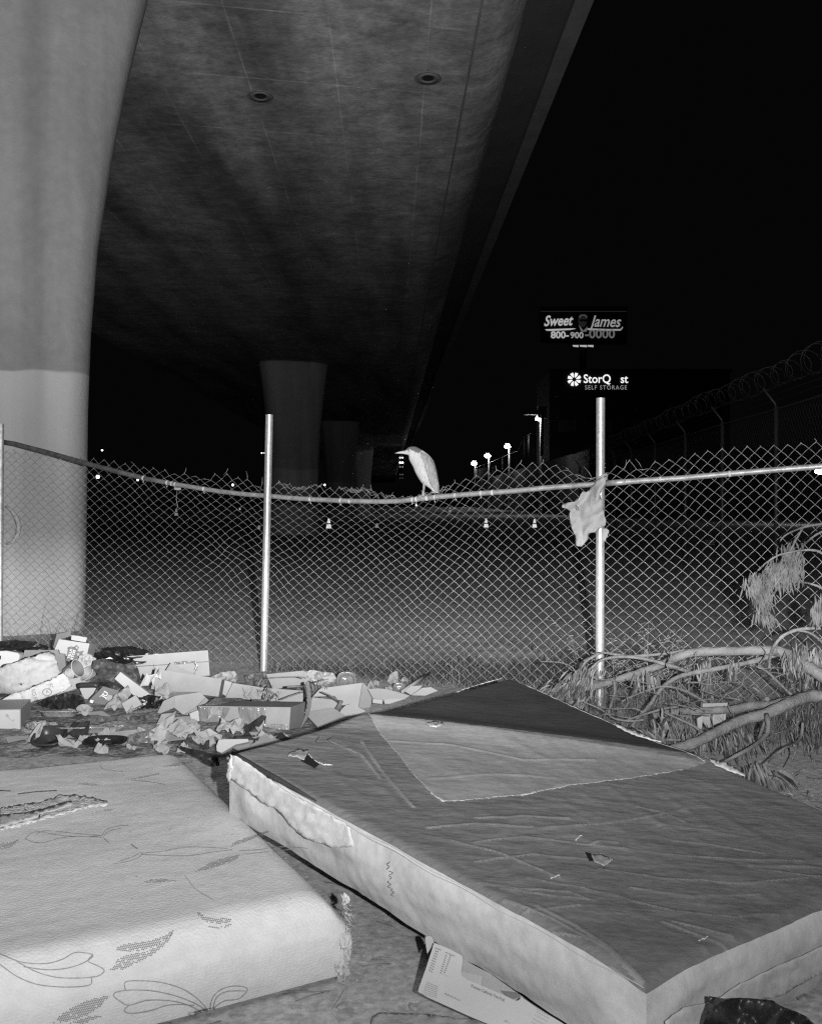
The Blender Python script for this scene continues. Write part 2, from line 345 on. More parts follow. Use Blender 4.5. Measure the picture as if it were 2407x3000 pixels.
def node(c, r):
    u = us[c]; d = fd(u); vb = V0+(H-.015)*F/d; vt = lerp_tab(stop, u)
    f = r/NR
    mid = math.exp(-((u-800)/190)**2); lo = math.exp(-((u-500)/130)**2)
    gf = f-mid*.085*math.sin(math.pi*min(1, f*1.25))**1.0*(1-f) -.03*lo*math.sin(math.pi*f)+.012*mid*math.sin(2*math.pi*f)
    v = vt+(vb-vt)*gf
    if r < 3: v += (lerp_tab(top, u)-vt)*(1, .5, .15)[r]
    P = (u/60, v/60, 0)
    a = 3.0+5.5*math.exp(-((u-590)/60)**2-((v-1210)/70)**2)+6*math.exp(-((u-490)/60)**2-((v-1165)/60)**2)+3*math.exp(-((u-420)/50)**2-((v-1040)/60)**2)
    uu = u+a*N3(P, 1.0, 5)+.8*N3(P, 4, 2); v2 = v+a*.8*N3(P, 1.0, 15)+.7*N3(P, 4, 7)
    if r == 0:
        v2 += random.uniform(-1.5, 1.5) if (u > 960 or u < 380) else random.uniform(-3, 2); uu += random.uniform(-1.5, 1.5)
    if r == NR: v2 = v
    return uu, v2, .082+.012*N3((u/200, v/200, 1), 1, 3)
nodes = {(c, r): node(c, r) for c in range(len(us)) for r in range(NR+1)}
b = MB()
def FWn(n_, o=0): return FW(n_[0], n_[1], n_[2]+o)
for k in range(len(us)-1):
    pts = []
    for r in range(NR+1):
        c = k if (k+r) % 2 == 0 else k+1
        n_ = nodes[(c, r)]
        if pts:
            px = prev; bow = .9+.5*N3((n_[0]/40, n_[1]/40, 0), 1, 31)
            md = ((n_[0]+px[0])/2, (n_[1]+px[1])/2-bow, (n_[2]+px[2])/2)
            pts.append(FWn(md, .004 if r % 2 else -.004))
        pts.append(FWn(n_, .003*(1 if c == k else -1))); prev = n_
    # the cut end sticks up past the top knuckle
    e0 = nodes[(k if k % 2 == 0 else k+1, 0)]; 
    tip = (e0[0]+random.uniform(-2, 2), e0[1]-random.uniform(.5, 2.5), e0[2]); pts.insert(0, FWn(tip))
    if random.random() < .07:
        pts.insert(0, FWn((tip[0]+random.uniform(-6, 6), tip[1]-random.uniform(3, 9), tip[2])))
    b.tube(pts, .00165, 4, caps=False)
b.build('wire_mesh', M['wire'], fence)
# loose wires along the crushed top edge
b = MB()
for k in range(34):
    u = random.uniform(580, 950); v = lerp_tab(top, u)+random.uniform(-1, 7); pts = []
    for j in range(7): pts.append(FW(u+j*4.2, lerp_tab(top, u+j*4.2)+(v-lerp_tab(top, u))+3.4*math.sin(j*1.5+k), .085))
    b.tube(pts, .0017, 4, caps=False)
b.build('loose_wire', M['wire'], fence)
for (u0, v0, u1, v1) in ((1318, 968, 1313, 990), (1337, 966, 1350, 984), (1228, 982, 1246, 1006), (385, 1000, 392, 985), (470, 1000, 480, 986), (520, 1012, 518, 992), (548, 1030, 552, 1005)):
    b = MB(); b.tube([FW(u0, v0, .085), FW((u0+u1)/2+2, (v0+v1)/2, .085), FW(u1, v1, .085)], .0018, 4); b.build('loose_wire', M['wire'], fence)
b = MB(); b.tube([FW(373, 1030, .06), FW(371, 1052, .06), FW(374, 1066, .06), FW(371, 1075, .06)], .0022, 4)
b.build('loose_wire', M['wire'], fence)
b = MB(); b.box(FW(374, 1029, .03), (.065, .012, .022), rz=-.4, ry=.05); b.build('plastic_tag', M['white_plastic'], fence)
for dv in (0, 22, 300, 310, 365):
    b = MB(); c0 = FW(1264, 1022+dv); b.tube([c0+Vector((.037*math.cos(a), .037*math.sin(a), .004*math.sin(a*2))) for a in [k*.45 for k in range(15)]], .0018, 4); b.build('tie_wire', M['wire'], fence)

# ------------------------------------------------------------------ sheets, lumps, slabs traced at their own depth
def insidep(p, poly):
    c = False; j = len(poly)-1
    for i in range(len(poly)):
        a, q = poly[i], poly[j]
        if (a[1] > p[1]) != (q[1] > p[1]) and p[0] < (q[0]-a[0])*(p[1]-a[1])/(q[1]-a[1])+a[0]: c = not c
        j = i
    return c
def sheet(name, poly, pos, m, step=5, parent=None, thick=.002, rag=1.0, smooth=True, label=None):
    """poly in photo units; pos(u,v)->Vector. A sheet with its own wrinkles and thickness."""
    pts = []; n = len(poly)
    for i in range(n):
        a, q = Vector(poly[i]), Vector(poly[(i+1) % n]); k = max(1, int((q-a).length/step))
        for j in range(k):
            p = a.lerp(q, j/k)
            if j: p += Vector((random.uniform(-rag, rag), random.uniform(-rag, rag)))
            pts.append(p)
    nb = len(pts); xs_ = [p[0] for p in pts]; ys_ = [p[1] for p in pts]
    bound = [tuple(p) for p in pts]
    x = min(xs_)
    while x < max(xs_):
        y = min(ys_)
        while y < max(ys_):
            q = (x+random.uniform(-.3, .3)*step, y+random.uniform(-.3, .3)*step)
            if insidep(q, bound) and min((Vector(q)-Vector(e)).length_squared for e in bound) > (step*.45)**2: pts.append(Vector(q))
            y += step
        x += step
    vo, eo, fo, *_ = delaunay_2d_cdt([Vector(p) for p in pts], [], [list(range(nb))], 1, 1e-4)
    b = MB(); b.add([pos(p[0], p[1]) for p in vo], [tuple(f) for f in fo], 0, smooth)
    o = b.build(name, m, parent, label); fixn(o)
    s = o.modifiers.new('thickness', 'SOLIDIFY'); s.thickness = thick; s.offset = 0
    return o
def ridge(p, s, seed): return .5-abs(N3(p, s, seed))*2
def crumple(name, c, r_, m, folds=.35, tilt=None, parent=None, seed=None):
    """a torn, folded scrap: random outline, faceted by its own creases"""
    n_ = random.randint(6, 9); out = [Vector((math.cos(t)*r_*random.uniform(.6, 1.2), math.sin(t)*r_*random.uniform(.5, 1.0))) for t in sorted(random.uniform(0, 6.28) for _ in range(n_))]
    if not insidep((0, 0), [tuple(o) for o in out]): out = [Vector((math.cos(t)*r_, math.sin(t)*r_*.8)) for t in (0, .9, 1.7, 2.8, 3.9, 5.1)]
    pts = []
    for i, a in enumerate(out):
        q = out[(i+1) % len(out)]; pts += [a, a.lerp(q, .35)+Vector((random.uniform(-.08, .08), random.uniform(-.08, .08)))*r_, a.lerp(q, .7)]
    nb = len(pts); bound = [tuple(p) for p in pts]
    for _ in range(70):
        q = (random.uniform(-r_, r_), random.uniform(-r_, r_))
        if insidep(q, bound) and min((Vector(q)-e).length for e in pts) > r_*.12: pts.append(Vector(q))
    vo, eo, fo, *_ = delaunay_2d_cdt(pts, [], [list(range(nb))], 1, 1e-5)
    sd = random.uniform(0, 99); tx, ty = (random.uniform(-.5, .5), random.uniform(0, .9)) if tilt is None else tilt
    b = MB(); b.add([Vector(c)+Vector((p[0], p[1]*.9, r_*folds*(1.0+1.2*ridge((p[0]/r_, p[1]/r_, 0), 1.1, sd)+.8*ridge((p[0]/r_, p[1]/r_, 0), 2.6, sd+4))+p[0]*tx+(p[1]+r_*.5)*ty)) for p in vo], [tuple(f) for f in fo], 0, False)
    o = b.build(name, m, parent); fixn(o); q = o.modifiers.new('thickness', 'SOLIDIFY'); q.thickness = .0015
    return o
def lump(name, c, size, m, amp=.25, f=2.2, parent=None, smooth=False, sub=4, rz=0, flat=0, rx=0):
    bm = bmesh.new(); bmesh.ops.create_icosphere(bm, subdivisions=sub, radius=1); sd = random.uniform(0, 90)
    vs = []; Mx = Matrix.Rotation(rz, 3, 'Z') @ Matrix.Rotation(rx, 3, 'X')
    for v in bm.verts:
        p = v.co.copy(); k = 1+amp*ridge(p, f, sd)+amp*.55*ridge(p, f*2.3, sd+3)+amp*.25*ridge(p, f*5, sd+6)
        p *= k; p = Vector((p.x*size[0], p.y*size[1], max(p.z, -.75)*size[2]))
        vs.append(Vector(c)+Mx @ p)
    b = MB(); b.add(vs, [tuple(v.index for v in f_.verts) for f_ in bm.faces], 0, smooth); bm.free()
    return b.build(name, m, parent)
class Plane:
    def __init__(s, anchor, yaw=0, tilt=0, d=None):
        s.p = G(*anchor) if d is None else W(anchor[0], anchor[1], d)
        s.n = Matrix.Rotation(R(yaw), 3, 'Z') @ Vector((0, -math.cos(R(tilt)), math.sin(R(tilt))))
    def hit(s, u, v, o=0):
        C = Vector((0, 0, H)); dr = Vector(((u-U0)/F, 1, -(v-V0)/F)); t = (s.p-C).dot(s.n)/dr.dot(s.n)
        return C+dr*t+s.n*o
def slab(name, poly, pl, thick, m, parent=None, o=0, mside=None, label=None, bevel=0, extv=None):
    b = MB(); pts = [pl.hit(u, v, o) for u, v in poly]; ext = -pl.n*thick if extv is None else Vector(extv)
    b.prism(pts, ext, 0, 1 if mside else None)
    ob = b.build(name, [m, mside] if mside else m, parent, label); fixn(ob)
    if bevel:
        q = ob.modifiers.new('bevel', 'BEVEL'); q.width = bevel; q.segments = 2
    return ob
def text(s, pl, a, q, m, parent, o=.003, hscale=1.0, bold=0, shear=0, name='lettering', font_space=1.0):
    """writing from point a to point q (photo units, baseline) on plane pl"""
    cu = bpy.data.curves.new('t', 'FONT'); cu.body = s; cu.size = 1; cu.offset = bold; cu.shear = shear; cu.resolution_u = 3; cu.space_character = font_space
    tmp = bpy.data.objects.new('t', cu); COL.objects.link(tmp); bpy.context.view_layer.update()
    me = bpy.data.meshes.new_from_object(tmp.evaluated_get(bpy.context.evaluated_depsgraph_get()))
    vs = [v.co.copy() for v in me.vertices]; fs = [tuple(p.vertices) for p in me.polygons]
    bpy.data.objects.remove(tmp); bpy.data.curves.remove(cu); bpy.data.meshes.remove(me)
    x0 = min(v.x for v in vs); x1 = max(v.x for v in vs)
    A = pl.hit(*a, o); Q = pl.hit(*q, o); rt = (Q-A); k = rt.length/(x1-x0); rt.normalize(); up = rt.cross(pl.n)*-1
    if up.dot(pl.hit(a[0], a[1]-3)-pl.hit(*a)) < 0 and abs(q[0]-a[0]) > abs(q[1]-a[1]): up = -up
    b = MB(); b.add([A+rt*((v.x-x0)*k)+up*(v.y*k*hscale) for v in vs], fs)
    return b.build(name, m, parent)

# ------------------------------------------------------------------ box spring in dark torn fabric (right)
A_, B_, C_, D_ = Vector((-.726, 3.8, .493)), Vector((.53, 5.12, .553)), Vector((.608, 2.455, .26)), Vector((1.824, 3.31, .26))
S1, T2 = .3837, .574
CRS = []
def seg_crease(s, t):
    h_ = 0
    for (ax_, ay_, bx_, by_, x0, x1, y0, y1, wd, am) in CRS:
        if s < x0 or s > x1 or t < y0 or t > y1: continue
        px_, py_ = s*1.6-ax_, t*1.95-ay_; L2 = bx_*bx_+by_*by_; k = max(0, min(1, (px_*bx_+py_*by_)/L2)); d2 = (px_-k*bx_)**2+(py_-k*by_)**2
        h_ = max(h_, am*math.exp(-d2/(wd*wd)))
    return h_
def top_r(s, t):
    p = (A_.lerp(B_, s)).lerp(C_.lerp(D_, s), t)
    # distance from the fold line (S1,0)-(1,T2)
    ex, ey = 1-S1, T2; L_ = math.hypot(ex, ey); dd = ((s-S1)*ey-t*ex)/L_
    p.z += .022*math.exp(-(dd/.05)**2)*(1-.5*t)
    if dd <= 0:
        w_ = Vector((s*9, t*5+s*3, 0)); w2_ = Vector((s*4-t*2, t*13+s*7, 0)); p.z += .005*max(0, ridge(w_, .9, 4))+.0015*ridge(w_, 2.2, 8)*max(0, min(1, t*2))+.004*max(0, ridge(w2_, .8, 21)-.2)*max(0, min(1, t*3-.6))
    else: p.z += .004*N3((s*6, t*6, 0), 1, 6)
    p.z += seg_crease(s, t)
    return p, dd
def inv_r(u, v):
    s, t = .5, .5
    for _ in range(14):
        def pr(s, t):
            q = (A_.lerp(B_, s)).lerp(C_.lerp(D_, s), t); return Vector((U0+F*q.x/q.y, V0+F*(H-q.z)/q.y))
        p = pr(s, t); e = 1e-3; a = (pr(s+e, t)-p)/e; c = (pr(s, t+e)-p)/e; r_ = Vector((u, v))-p
        det = a.x*c.y-a.y*c.x; s += (r_.x*c.y-r_.y*c.x)/det; t += (a.x*r_.y-a.y*r_.x)/det
    return s, t
M['dust'] = mat('dark_woven_fabric_under_film', .135, .5, .2, 2.6, .55, 7, spec=.3, stretch=(1, 2.5, 1), var2=.12, scale2=40)
M['dark_top'] = mat('fold_shaded_dust_cover', .036, .9, .22, 4, .2, 16, spec=.15, stretch=(1, 2, 1), var2=.15, scale2=60)  # darkened to imitate grazing shade beyond the fold; the welt shares it
M['patch'] = mat('dusty_filmed_fabric', .22, .5, .14, 3, .3, 8, spec=.35, stretch=(1, 2, 1), var2=.1, scale2=40)
M['side'] = mat('stained_white_ticking', .41, .8, .16, 3.5, .3, 14, spec=.2, var2=.06, scale2=30)
spring = empty('box_spring', (.6, 3.4, 0), 'box spring with torn dark fabric top and pale sides, propped on the quilted mattress', 'mattress')
M['pale_crease'] = mat('pale_crease_film', .19, .45, .3, 8, .2, 20, spec=.4)  # paler film on the faces along the crease lines
M['torn'] = mat('torn_film_rim', .34, .7, .4, 60)
M['crumple_film'] = mat('crumpled_clear_film', .33, .3, .15, 12, .3, 14, spec=.6)
M['crease'] = mat('creased_film_highlight', .22, .35, .3, 12, spec=.6)
patch_px = [(745, 1510), (775, 1512), (800, 1545), (842, 1594), (870, 1632), (905, 1668), (930, 1690), (1000, 1684), (1100, 1676), (1200, 1655), (1330, 1640), (1440, 1622), (1490, 1612)]
patch = [inv_r(*p) for p in patch_px]
CR_PX = [[(1000, 1775), (1100, 1762), (1240, 1780), (1400, 1800), (1560, 1812), (1690, 1815)], [(1130, 1745), (1270, 1735), (1370, 1720), (1460, 1700)], [(1240, 1780), (1262, 1772), (1300, 1776)],
    [(1010, 1860), (1090, 1873), (1200, 1880), (1250, 1900)], [(1060, 1895), (1160, 1935), (1280, 2000), (1345, 2050)], [(1130, 1910), (1210, 1950), (1300, 2010), (1350, 2052)], [(1100, 1925), (1190, 1975), (1320, 2045)],
    [(1260, 1830), (1400, 1852), (1560, 1862), (1700, 1850)], [(1000, 1815), (1120, 1800), (1240, 1810)], [(1220, 1870), (1420, 1920), (1560, 1935)], [(950, 1770), (1060, 1800), (1180, 1850)], [(1180, 1700), (1240, 1730), (1290, 1742)],
    [(1330, 1870), (1460, 1890), (1600, 1885)], [(900, 1745), (1000, 1735), (1120, 1742)], [(1340, 1700), (1400, 1712), (1440, 1730)], [(760, 1560), (800, 1620), (870, 1700)], [(690, 1560), (760, 1590), (800, 1640)], [(820, 1560), (960, 1570), (1100, 1600), (1250, 1600)], [(900, 1640), (1050, 1630), (1180, 1640)]]
rg = random.Random(3)
for k in range(14):
    u, v = rg.uniform(960, 1600), rg.uniform(1720, 1960); l = rg.uniform(60, 220); sl = rg.uniform(-.12, .35); CR_PX.append([(u, v), (u+l*.5, v+l*.5*sl+rg.uniform(-6, 6)), (u+l, v+l*sl)])
for l in CR_PX:
    q = [inv_r(*p) for p in l]; am = rg.uniform(.0012, .0034); wd = rg.uniform(.006, .010)
    for a, c in zip(q, q[1:]):
        CRS.append((a[0]*1.6, a[1]*1.95, (c[0]-a[0])*1.6, (c[1]-a[1])*1.95, min(a[0], c[0])-.03, max(a[0], c[0])+.03, min(a[1], c[1])-.03, max(a[1], c[1])+.03, wd, am))
NS, NT = 260, 320
b = MB(); P = []; DDs = []
for j in range(NT+1):
    for i in range(NS+1):
        s, t = i/NS, j/NT; p, dd = top_r(s, t); ed = min(s, 1-s, t, 1-t); rr = .02
        if ed < rr: p.z -= .016*(1-ed/rr)**2
        if t > .9 and s < .12: p.z -= .02*((t-.9)/.1)*(1-s/.12)
        P.append(p); DDs.append(dd)
vs = P; 
fs_ = [[], [], [], []]
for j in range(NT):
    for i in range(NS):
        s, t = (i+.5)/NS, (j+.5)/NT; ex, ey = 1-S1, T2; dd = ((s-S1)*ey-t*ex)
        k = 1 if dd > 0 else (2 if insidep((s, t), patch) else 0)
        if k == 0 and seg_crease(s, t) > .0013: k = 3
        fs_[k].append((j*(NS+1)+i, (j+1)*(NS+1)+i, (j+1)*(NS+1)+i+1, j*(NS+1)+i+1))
b.add(vs, fs_[0], 0, True); n0 = len(b.v)
for k in (1, 2, 3):
    for f in fs_[k]: b.f.append(list(f)); b.m.append(k); b.sm.append(True)
topo = b.build('fabric_top', [M['dust'], M['dark_top'], M['patch'], M['pale_crease']], spring); fixn(topo)
# sides
def side(name, e0, e1, outn, thick=.225, n=110, m=None, bulge=.018, seed=1):
    b = MB(); rows = 14; vs = []
    for i in range(n+1):
        k = i/n; p = e0(k)
        for j in range(rows+1):
            f = j/rows; cw_ = min(1, k*14, (1-k)*14); bul = cw_*(bulge*math.sin(math.pi*f)+.008*N3((k*9, f*1.2, 0), 1, seed)+.006*ridge((k*7+f*2.2, f*2.5, 0), 1.1, seed+3)+.003*ridge((k*26-f*3, f*1.2, 0), 1.1, seed+9))
            q = p+outn*(bul if 0 < j else 0)+Vector((0, 0, -thick*f)); q.z = max(q.z, .006); vs.append(q)
    fs = [(i*(rows+1)+j, (i+1)*(rows+1)+j, (i+1)*(rows+1)+j+1, i*(rows+1)+j+1) for i in range(n) for j in range(rows)]
    b.add(vs, fs, 0, True); o = b.build(name, m or M['side'], spring); fixn(o); return o
def ptop(s, t):
    return P[round(t*NT)*(NS+1)+round(s*NS)]
cen = (A_+B_+C_+D_)/4
def outn(a, c):
    d = (c-a); d.z = 0; n_ = Vector((d.y, -d.x, 0)).normalized()
    return n_ if n_.dot((a+c)/2-cen) > 0 else -n_
side('side_panel', lambda k: ptop(0, round(k*NT)/NT), None, outn(A_, C_), seed=1)
side('side_panel', lambda k: ptop(round(k*NS)/NS, 1), None, outn(C_, D_), n=90, seed=5)
side('side_panel', lambda k: ptop(1, round(k*NT)/NT), None, outn(B_, D_), seed=9)
side('side_panel', lambda k: ptop(round(k*NS)/NS, 0), None, outn(A_, B_), n=90, seed=12)
b = MB(); b.add([p+Vector((0, 0, -.224)) if p.z > .23 else Vector((p.x, p.y, .008)) for p in (A_, B_, D_, C_)], [(0, 1, 2, 3)]); b.build('underside', M['card_dark'], spring)
def on_top(u, v, o=.004):
    s, t = inv_r(u, v); return top_r(min(max(s, 0), 1), min(max(t, 0), 1))[0]+Vector((0, 0, o))
def strip_on(name, px, r, m, jit=.4, n=60, parent=None, o=.002):
    pts = []; L_ = [Vector(p) for p in px]; tot = sum((c-a).length for a, c in zip(L_, L_[1:])); 
    for i in range(n+1):
        x = tot*i/n; 
        for a, c in zip(L_, L_[1:]):
            l = (c-a).length
            if x <= l+1e-6: q = a.lerp(c, x/l if l else 0); break
            x -= l
        pts.append(on_top(q.x+random.uniform(-jit, jit), q.y+random.uniform(-jit, jit), o))
    b = MB(); b.tube(pts, [r*random.uniform(.3, 1.3) for _ in pts], 5); return b.build(name, m, parent or spring)
strip_on('torn_film_edge', patch_px[1:-1], .0014, M['torn'], 1.0, 260)
strip_on('torn_film_edge', [(1098, 1678), (1120, 1672), (1128, 1668)], .003, M['torn'], 1, 8)
strip_on('torn_film_edge', [(905, 1670), (935, 1692)], .003, M['torn'], 1.5, 8)
strip_on('torn_back_edge', [(960, 1458), (1010, 1440), (1045, 1428), (1062, 1426)], .0018, M['torn'], 1.2, 40)
strip_on('torn_back_edge', [(1100, 1440), (1200, 1487), (1290, 1525), (1400, 1575), (1484, 1610)], .0014, M['torn'], .8, 60)
sheet('loose_film_flap', [(1290, 1524), (1340, 1545), (1385, 1566), (1392, 1573), (1340, 1556), (1300, 1536)], lambda u, v: on_top(u, v, .012+.004*N3((u/9, v/9, 0))), M['white_plastic'], 5, spring, .003)
sheet('loose_film_flap', [(1492, 1610), (1525, 1616), (1560, 1632), (1568, 1641), (1540, 1634), (1506, 1622)], lambda u, v: on_top(u, v, .012+.005*N3((u/9, v/9, 0))), M['white_plastic'], 5, spring, .003)
for hp, fp in (([(634, 1604), (662, 1619), (672, 1612), (645, 1590)], [(610, 1590), (628, 1583), (650, 1587), (640, 1606), (622, 1600), (606, 1600)]),
               ([(1232, 1797), (1243, 1799), (1252, 1815), (1240, 1815)], [(1244, 1808), (1262, 1806), (1292, 1818), (1270, 1832), (1250, 1822)])):
    b = MB(); b.prism([on_top(u, v, .004) for u, v in hp], (0, 0, -.002)); b.build('tear_hole', M['black'], spring)
    sheet('torn_flap', fp, lambda u, v: on_top(u, v, .012+.006*N3((u/8, v/8, 0))), M['patch'], 4, spring, .002)
strip_on('torn_film_edge', [(648, 1588), (662, 1603), (680, 1612), (700, 1613)], .0028, M['foam'], 1, 24)
for (x0, y0, x1, y1) in ((1210, 1622+150, 1226, 1610+150), (1262, 1800, 1290, 1812), (1470, 1985, 1490, 1975), (1160, 1850, 1180, 1843)):
    strip_on('torn_film_edge', [(x0, y0), (x1, y1)], .002, M['foam'], 1.5, 8)
# shiny lump on the fold
sheet('film_blister', [(896, 1535), (915, 1532), (935, 1536), (925, 1541), (905, 1541)], lambda u, v: on_top(u, v, .012), M['tape'], 4, spring, .002)
# scribbled mark
b = MB(); mk = [(735, 1556), (718, 1551), (700, 1553), (688, 1560), (700, 1568), (720, 1574), (740, 1572), (760, 1563), (778, 1562)]
b.tube([on_top(u, v, .002) for u, v in mk], .0018, 4); b.tube([on_top(u, v, .002) for u, v in [(672, 1553), (664, 1562), (672, 1572)]], .0014, 4); b.tube([on_top(u, v, .002) for u, v in [(706, 1578), (738, 1576)]], .0016, 4)
b.build('scribble', M['ink_dark'], spring)
# dark welt and folded pale ticking along the near left edge
edge_px = [(485, 1583), (510, 1600), (545, 1622), (575, 1641), (612, 1666), (650, 1690)]
b = MB(); b.tube([on_top(u+2, v-1, -.004) for u, v in edge_px], [.007, .012, .013, .012, .008, .003], 8); b.build('dark_welt', M['dark_top'], spring)
o_ = outn(A_, C_)
b = MB()
seam = [(A_+(C_-A_)*k)+o_*.012+Vector((0, 0, -.018+.004*math.sin(k*40))) for k in [i/60 for i in range(61)]]
b.tube(seam, [max(.001, (.007+.002*math.sin(i*.7)+.003*math.sin(i*.23))*(1-.9*(i/60))) for i in range(61)], 8); b.build('edge_roll', M['side'], spring)
pl = Plane((690, 1832, .19)); 
def side_pos(off):
    nrm = o_; p0 = A_+nrm*off
    def f(u, v):
        dr = Vector(((u-U0)/F, 1, -(v-V0)/F)); t = (p0-Vector((0, 0, H))).dot(nrm)/dr.dot(nrm)
        return Vector((0, 0, H))+dr*t+nrm*(.008*N3((u/14, v/14, 0)))
    return f
sheet('peeled_ticking', [(484, 1590), (500, 1592), (545, 1625), (600, 1665), (690, 1712), (738, 1742), (741, 1765), (746, 1783), (700, 1786), (668, 1774), (640, 1765), (615, 1743), (600, 1725), (575, 1700), (548, 1690), (528, 1668), (500, 1650), (485, 1640)], side_pos(.034), M['side'], 7, spring, .004, 1.5)
sheet('loose_drape', [(483, 1588), (490, 1600), (486, 1640), (480, 1648), (476, 1632), (480, 1610)], side_pos(.05), M['side'], 4, spring, .003)
# scrawl on the side
b = MB(); sf = side_pos(.03)
for (u0, v0) in ((818, 1815), (822, 1835), (820, 1855), (826, 1872)):
    b.tube([sf(u0+3*math.sin(k*1.3+u0), v0+k*2.0) for k in range(9)], .0011, 4)
b.build('scrawl', M['ink'], spring)

cdn = outn(C_, D_)
def cd_pos(off):
    p0 = C_+cdn*off
    def f(u, v):
        dr = Vector(((u-U0)/F, 1, -(v-V0)/F)); t = (p0-Vector((0, 0, H))).dot(cdn)/dr.dot(cdn)
        return Vector((0, 0, H))+dr*t+cdn*(.006*N3((u/20, v/14, 0)))
    return f
k9 = lambda l: [(1150.1+x*.3353, 1904.6+y*.3353) for x, y in l]
sheet('folded_skirt', k9([(1085, 592), (1200, 505), (1300, 462), (1450, 387), (1600, 325), (1760, 245), (1760, 420), (1600, 500), (1500, 560), (1380, 600), (1250, 640), (1100, 700), (900, 800), (745, 820), (745, 735), (860, 650), (1000, 622)]), cd_pos(.036), M['side'], 8, spring, .004, .8)
# ------------------------------------------------------------------ quilted mattress (left)
M['quilt'] = mat('quilted_white_ticking', .53, .9, .09, 2.2, .0, 1, spec=.12, var2=.05, scale2=25)
def quilt_bump(m, sc, st):
    t = m.node_tree; n = t.nodes; L = t.links.new; co = n.new('ShaderNodeTexCoord')
    mp = n.new('ShaderNodeMapping'); mp.inputs['Rotation'].default_value = (0, 0, R(28)); mp.inputs['Scale'].default_value = (1, 1.6, 1.6); L(co.outputs['Object'], mp.inputs[0])
    v = n.new('ShaderNodeTexVoronoi'); v.inputs['Scale'].default_value = sc; v.inputs['Randomness'].default_value = .55; L(mp.outputs[0], v.inputs['Vector'])
    nz = n.new('ShaderNodeTexNoise'); nz.inputs['Scale'].default_value = 9; nz.inputs['Detail'].default_value = 6; L(mp.outputs[0], nz.inputs['Vector'])
    a = n.new('ShaderNodeMath'); a.operation = 'MULTIPLY_ADD'; L(nz.outputs['Fac'], a.inputs[0]); a.inputs[1].default_value = 1.4; L(v.outputs['Distance'], a.inputs[2])
    bp = n.new('ShaderNodeBump'); bp.inputs['Strength'].default_value = st; bp.inputs['Distance'].default_value = .006
    L(a.outputs[0], bp.inputs['Height']); L(bp.outputs[0], n['Principled BSDF'].inputs['Normal'])
quilt_bump(M['quilt'], 70, .24)
M['print'] = mat('faded_print', .16, .9, .2, 20); M['line'] = mat('printed_outline', .24, .9, .15, 20)
qm = empty('quilted_mattress', (-1.2, 3.4, 0), 'dirty white quilted mattress with faded leaf print lying flat on dirt', 'mattress')
mE, mF, mG, mH = Vector((-1.155, 4.80, 0)), Vector((-.21, 3.0, 0)), Vector((-1.75, 2.16, 0)), Vector((-2.75, 4.19, 0))
TH = .25
def ledge(x, L_, r=.11, drop=TH):
    """extended coordinate -> (coordinate inside the footprint, drop)"""
    if x < r:
        a = (r-x)/r
        if a < math.pi/2: return r-r*math.sin(a), r*(1-math.cos(a))
        return 0.0, r+(a-math.pi/2)*r
    if x > L_-r:
        q, d_ = ledge(L_-x, L_, r); return L_-q, d_
    return x, 0.0
LW, LL = 1.70, 2.03
def mat_pos(a, c):   # a along E->H (width), c along E->F (length)
    pa, da = ledge(a, LW); pc, dc = ledge(c, LL)
    s, t = pa/LW, pc/LL
    p = mE.lerp(mH, s).lerp(mF.lerp(mG, s), t)
    z = TH-min(TH, max(da, dc)+.35*min(da, dc))
    k = 1 if max(da, dc) < .02 else .3
    z += k*(.009*N3((a*2.2, c*2.2, 0), 1, 3)+.0012*ridge((a*6, c*14, 0), 1, 8)+.0008*ridge((a*20, c*30, 0), 1, 2))+ .05*t*s*k*0
    dn = Vector((0, 0, 0))
    f = (z/TH)
    if dc > .07 and c > LL/2: dn = (mF-mE).normalized()*(.018*math.sin(math.pi*f)+.008*N3((a*4, z*6, 0), 1, 7))
    if da > .07 and a < LW/2: dn = dn+(mE-mH).normalized()*(.018*math.sin(math.pi*f)+.006*N3((c*5, z*8, 0), 1, 17))
    p = p+dn; p.z = max(z, .004); return p
ext = .213
def steps(L_):
    out = [-ext+i*.02 for i in range(int((ext+.1)/.02))]; x = .1
    while x < L_-.1: out.append(x); x += .018
    return out+[L_-.1+i*.02 for i in range(int((ext+.1)/.02)+1)]
sa, sc_ = steps(LW), steps(LL)
b = MB(); n = len(sa)
b.add([mat_pos(a, c) for c in sc_ for a in sa], [(j*n+i, j*n+i+1, (j+1)*n+i+1, (j+1)*n+i) for j in range(len(sc_)-1) for i in range(n-1)], 0, True)
def pline(pts, closed=False, w=.0016, m=2, sub=8):
    """smooth printed outline laid on the ticking"""
    P3 = []
    n_ = len(pts)
    for i in range(n_-1):
        p0, p1, p2, p3 = pts[max(i-1, 0)], pts[i], pts[i+1], pts[min(i+2, n_-1)]
        for k in range(sub):
            t = k/sub
            q = [.5*((2*p1[x])+(-p0[x]+p2[x])*t+(2*p0[x]-5*p1[x]+4*p2[x]-p3[x])*t*t+(-p0[x]+3*p1[x]-3*p2[x]+p3[x])*t**3) for x in (0, 1)]
            P3.append(q)
    P3.append(pts[-1]); return P3
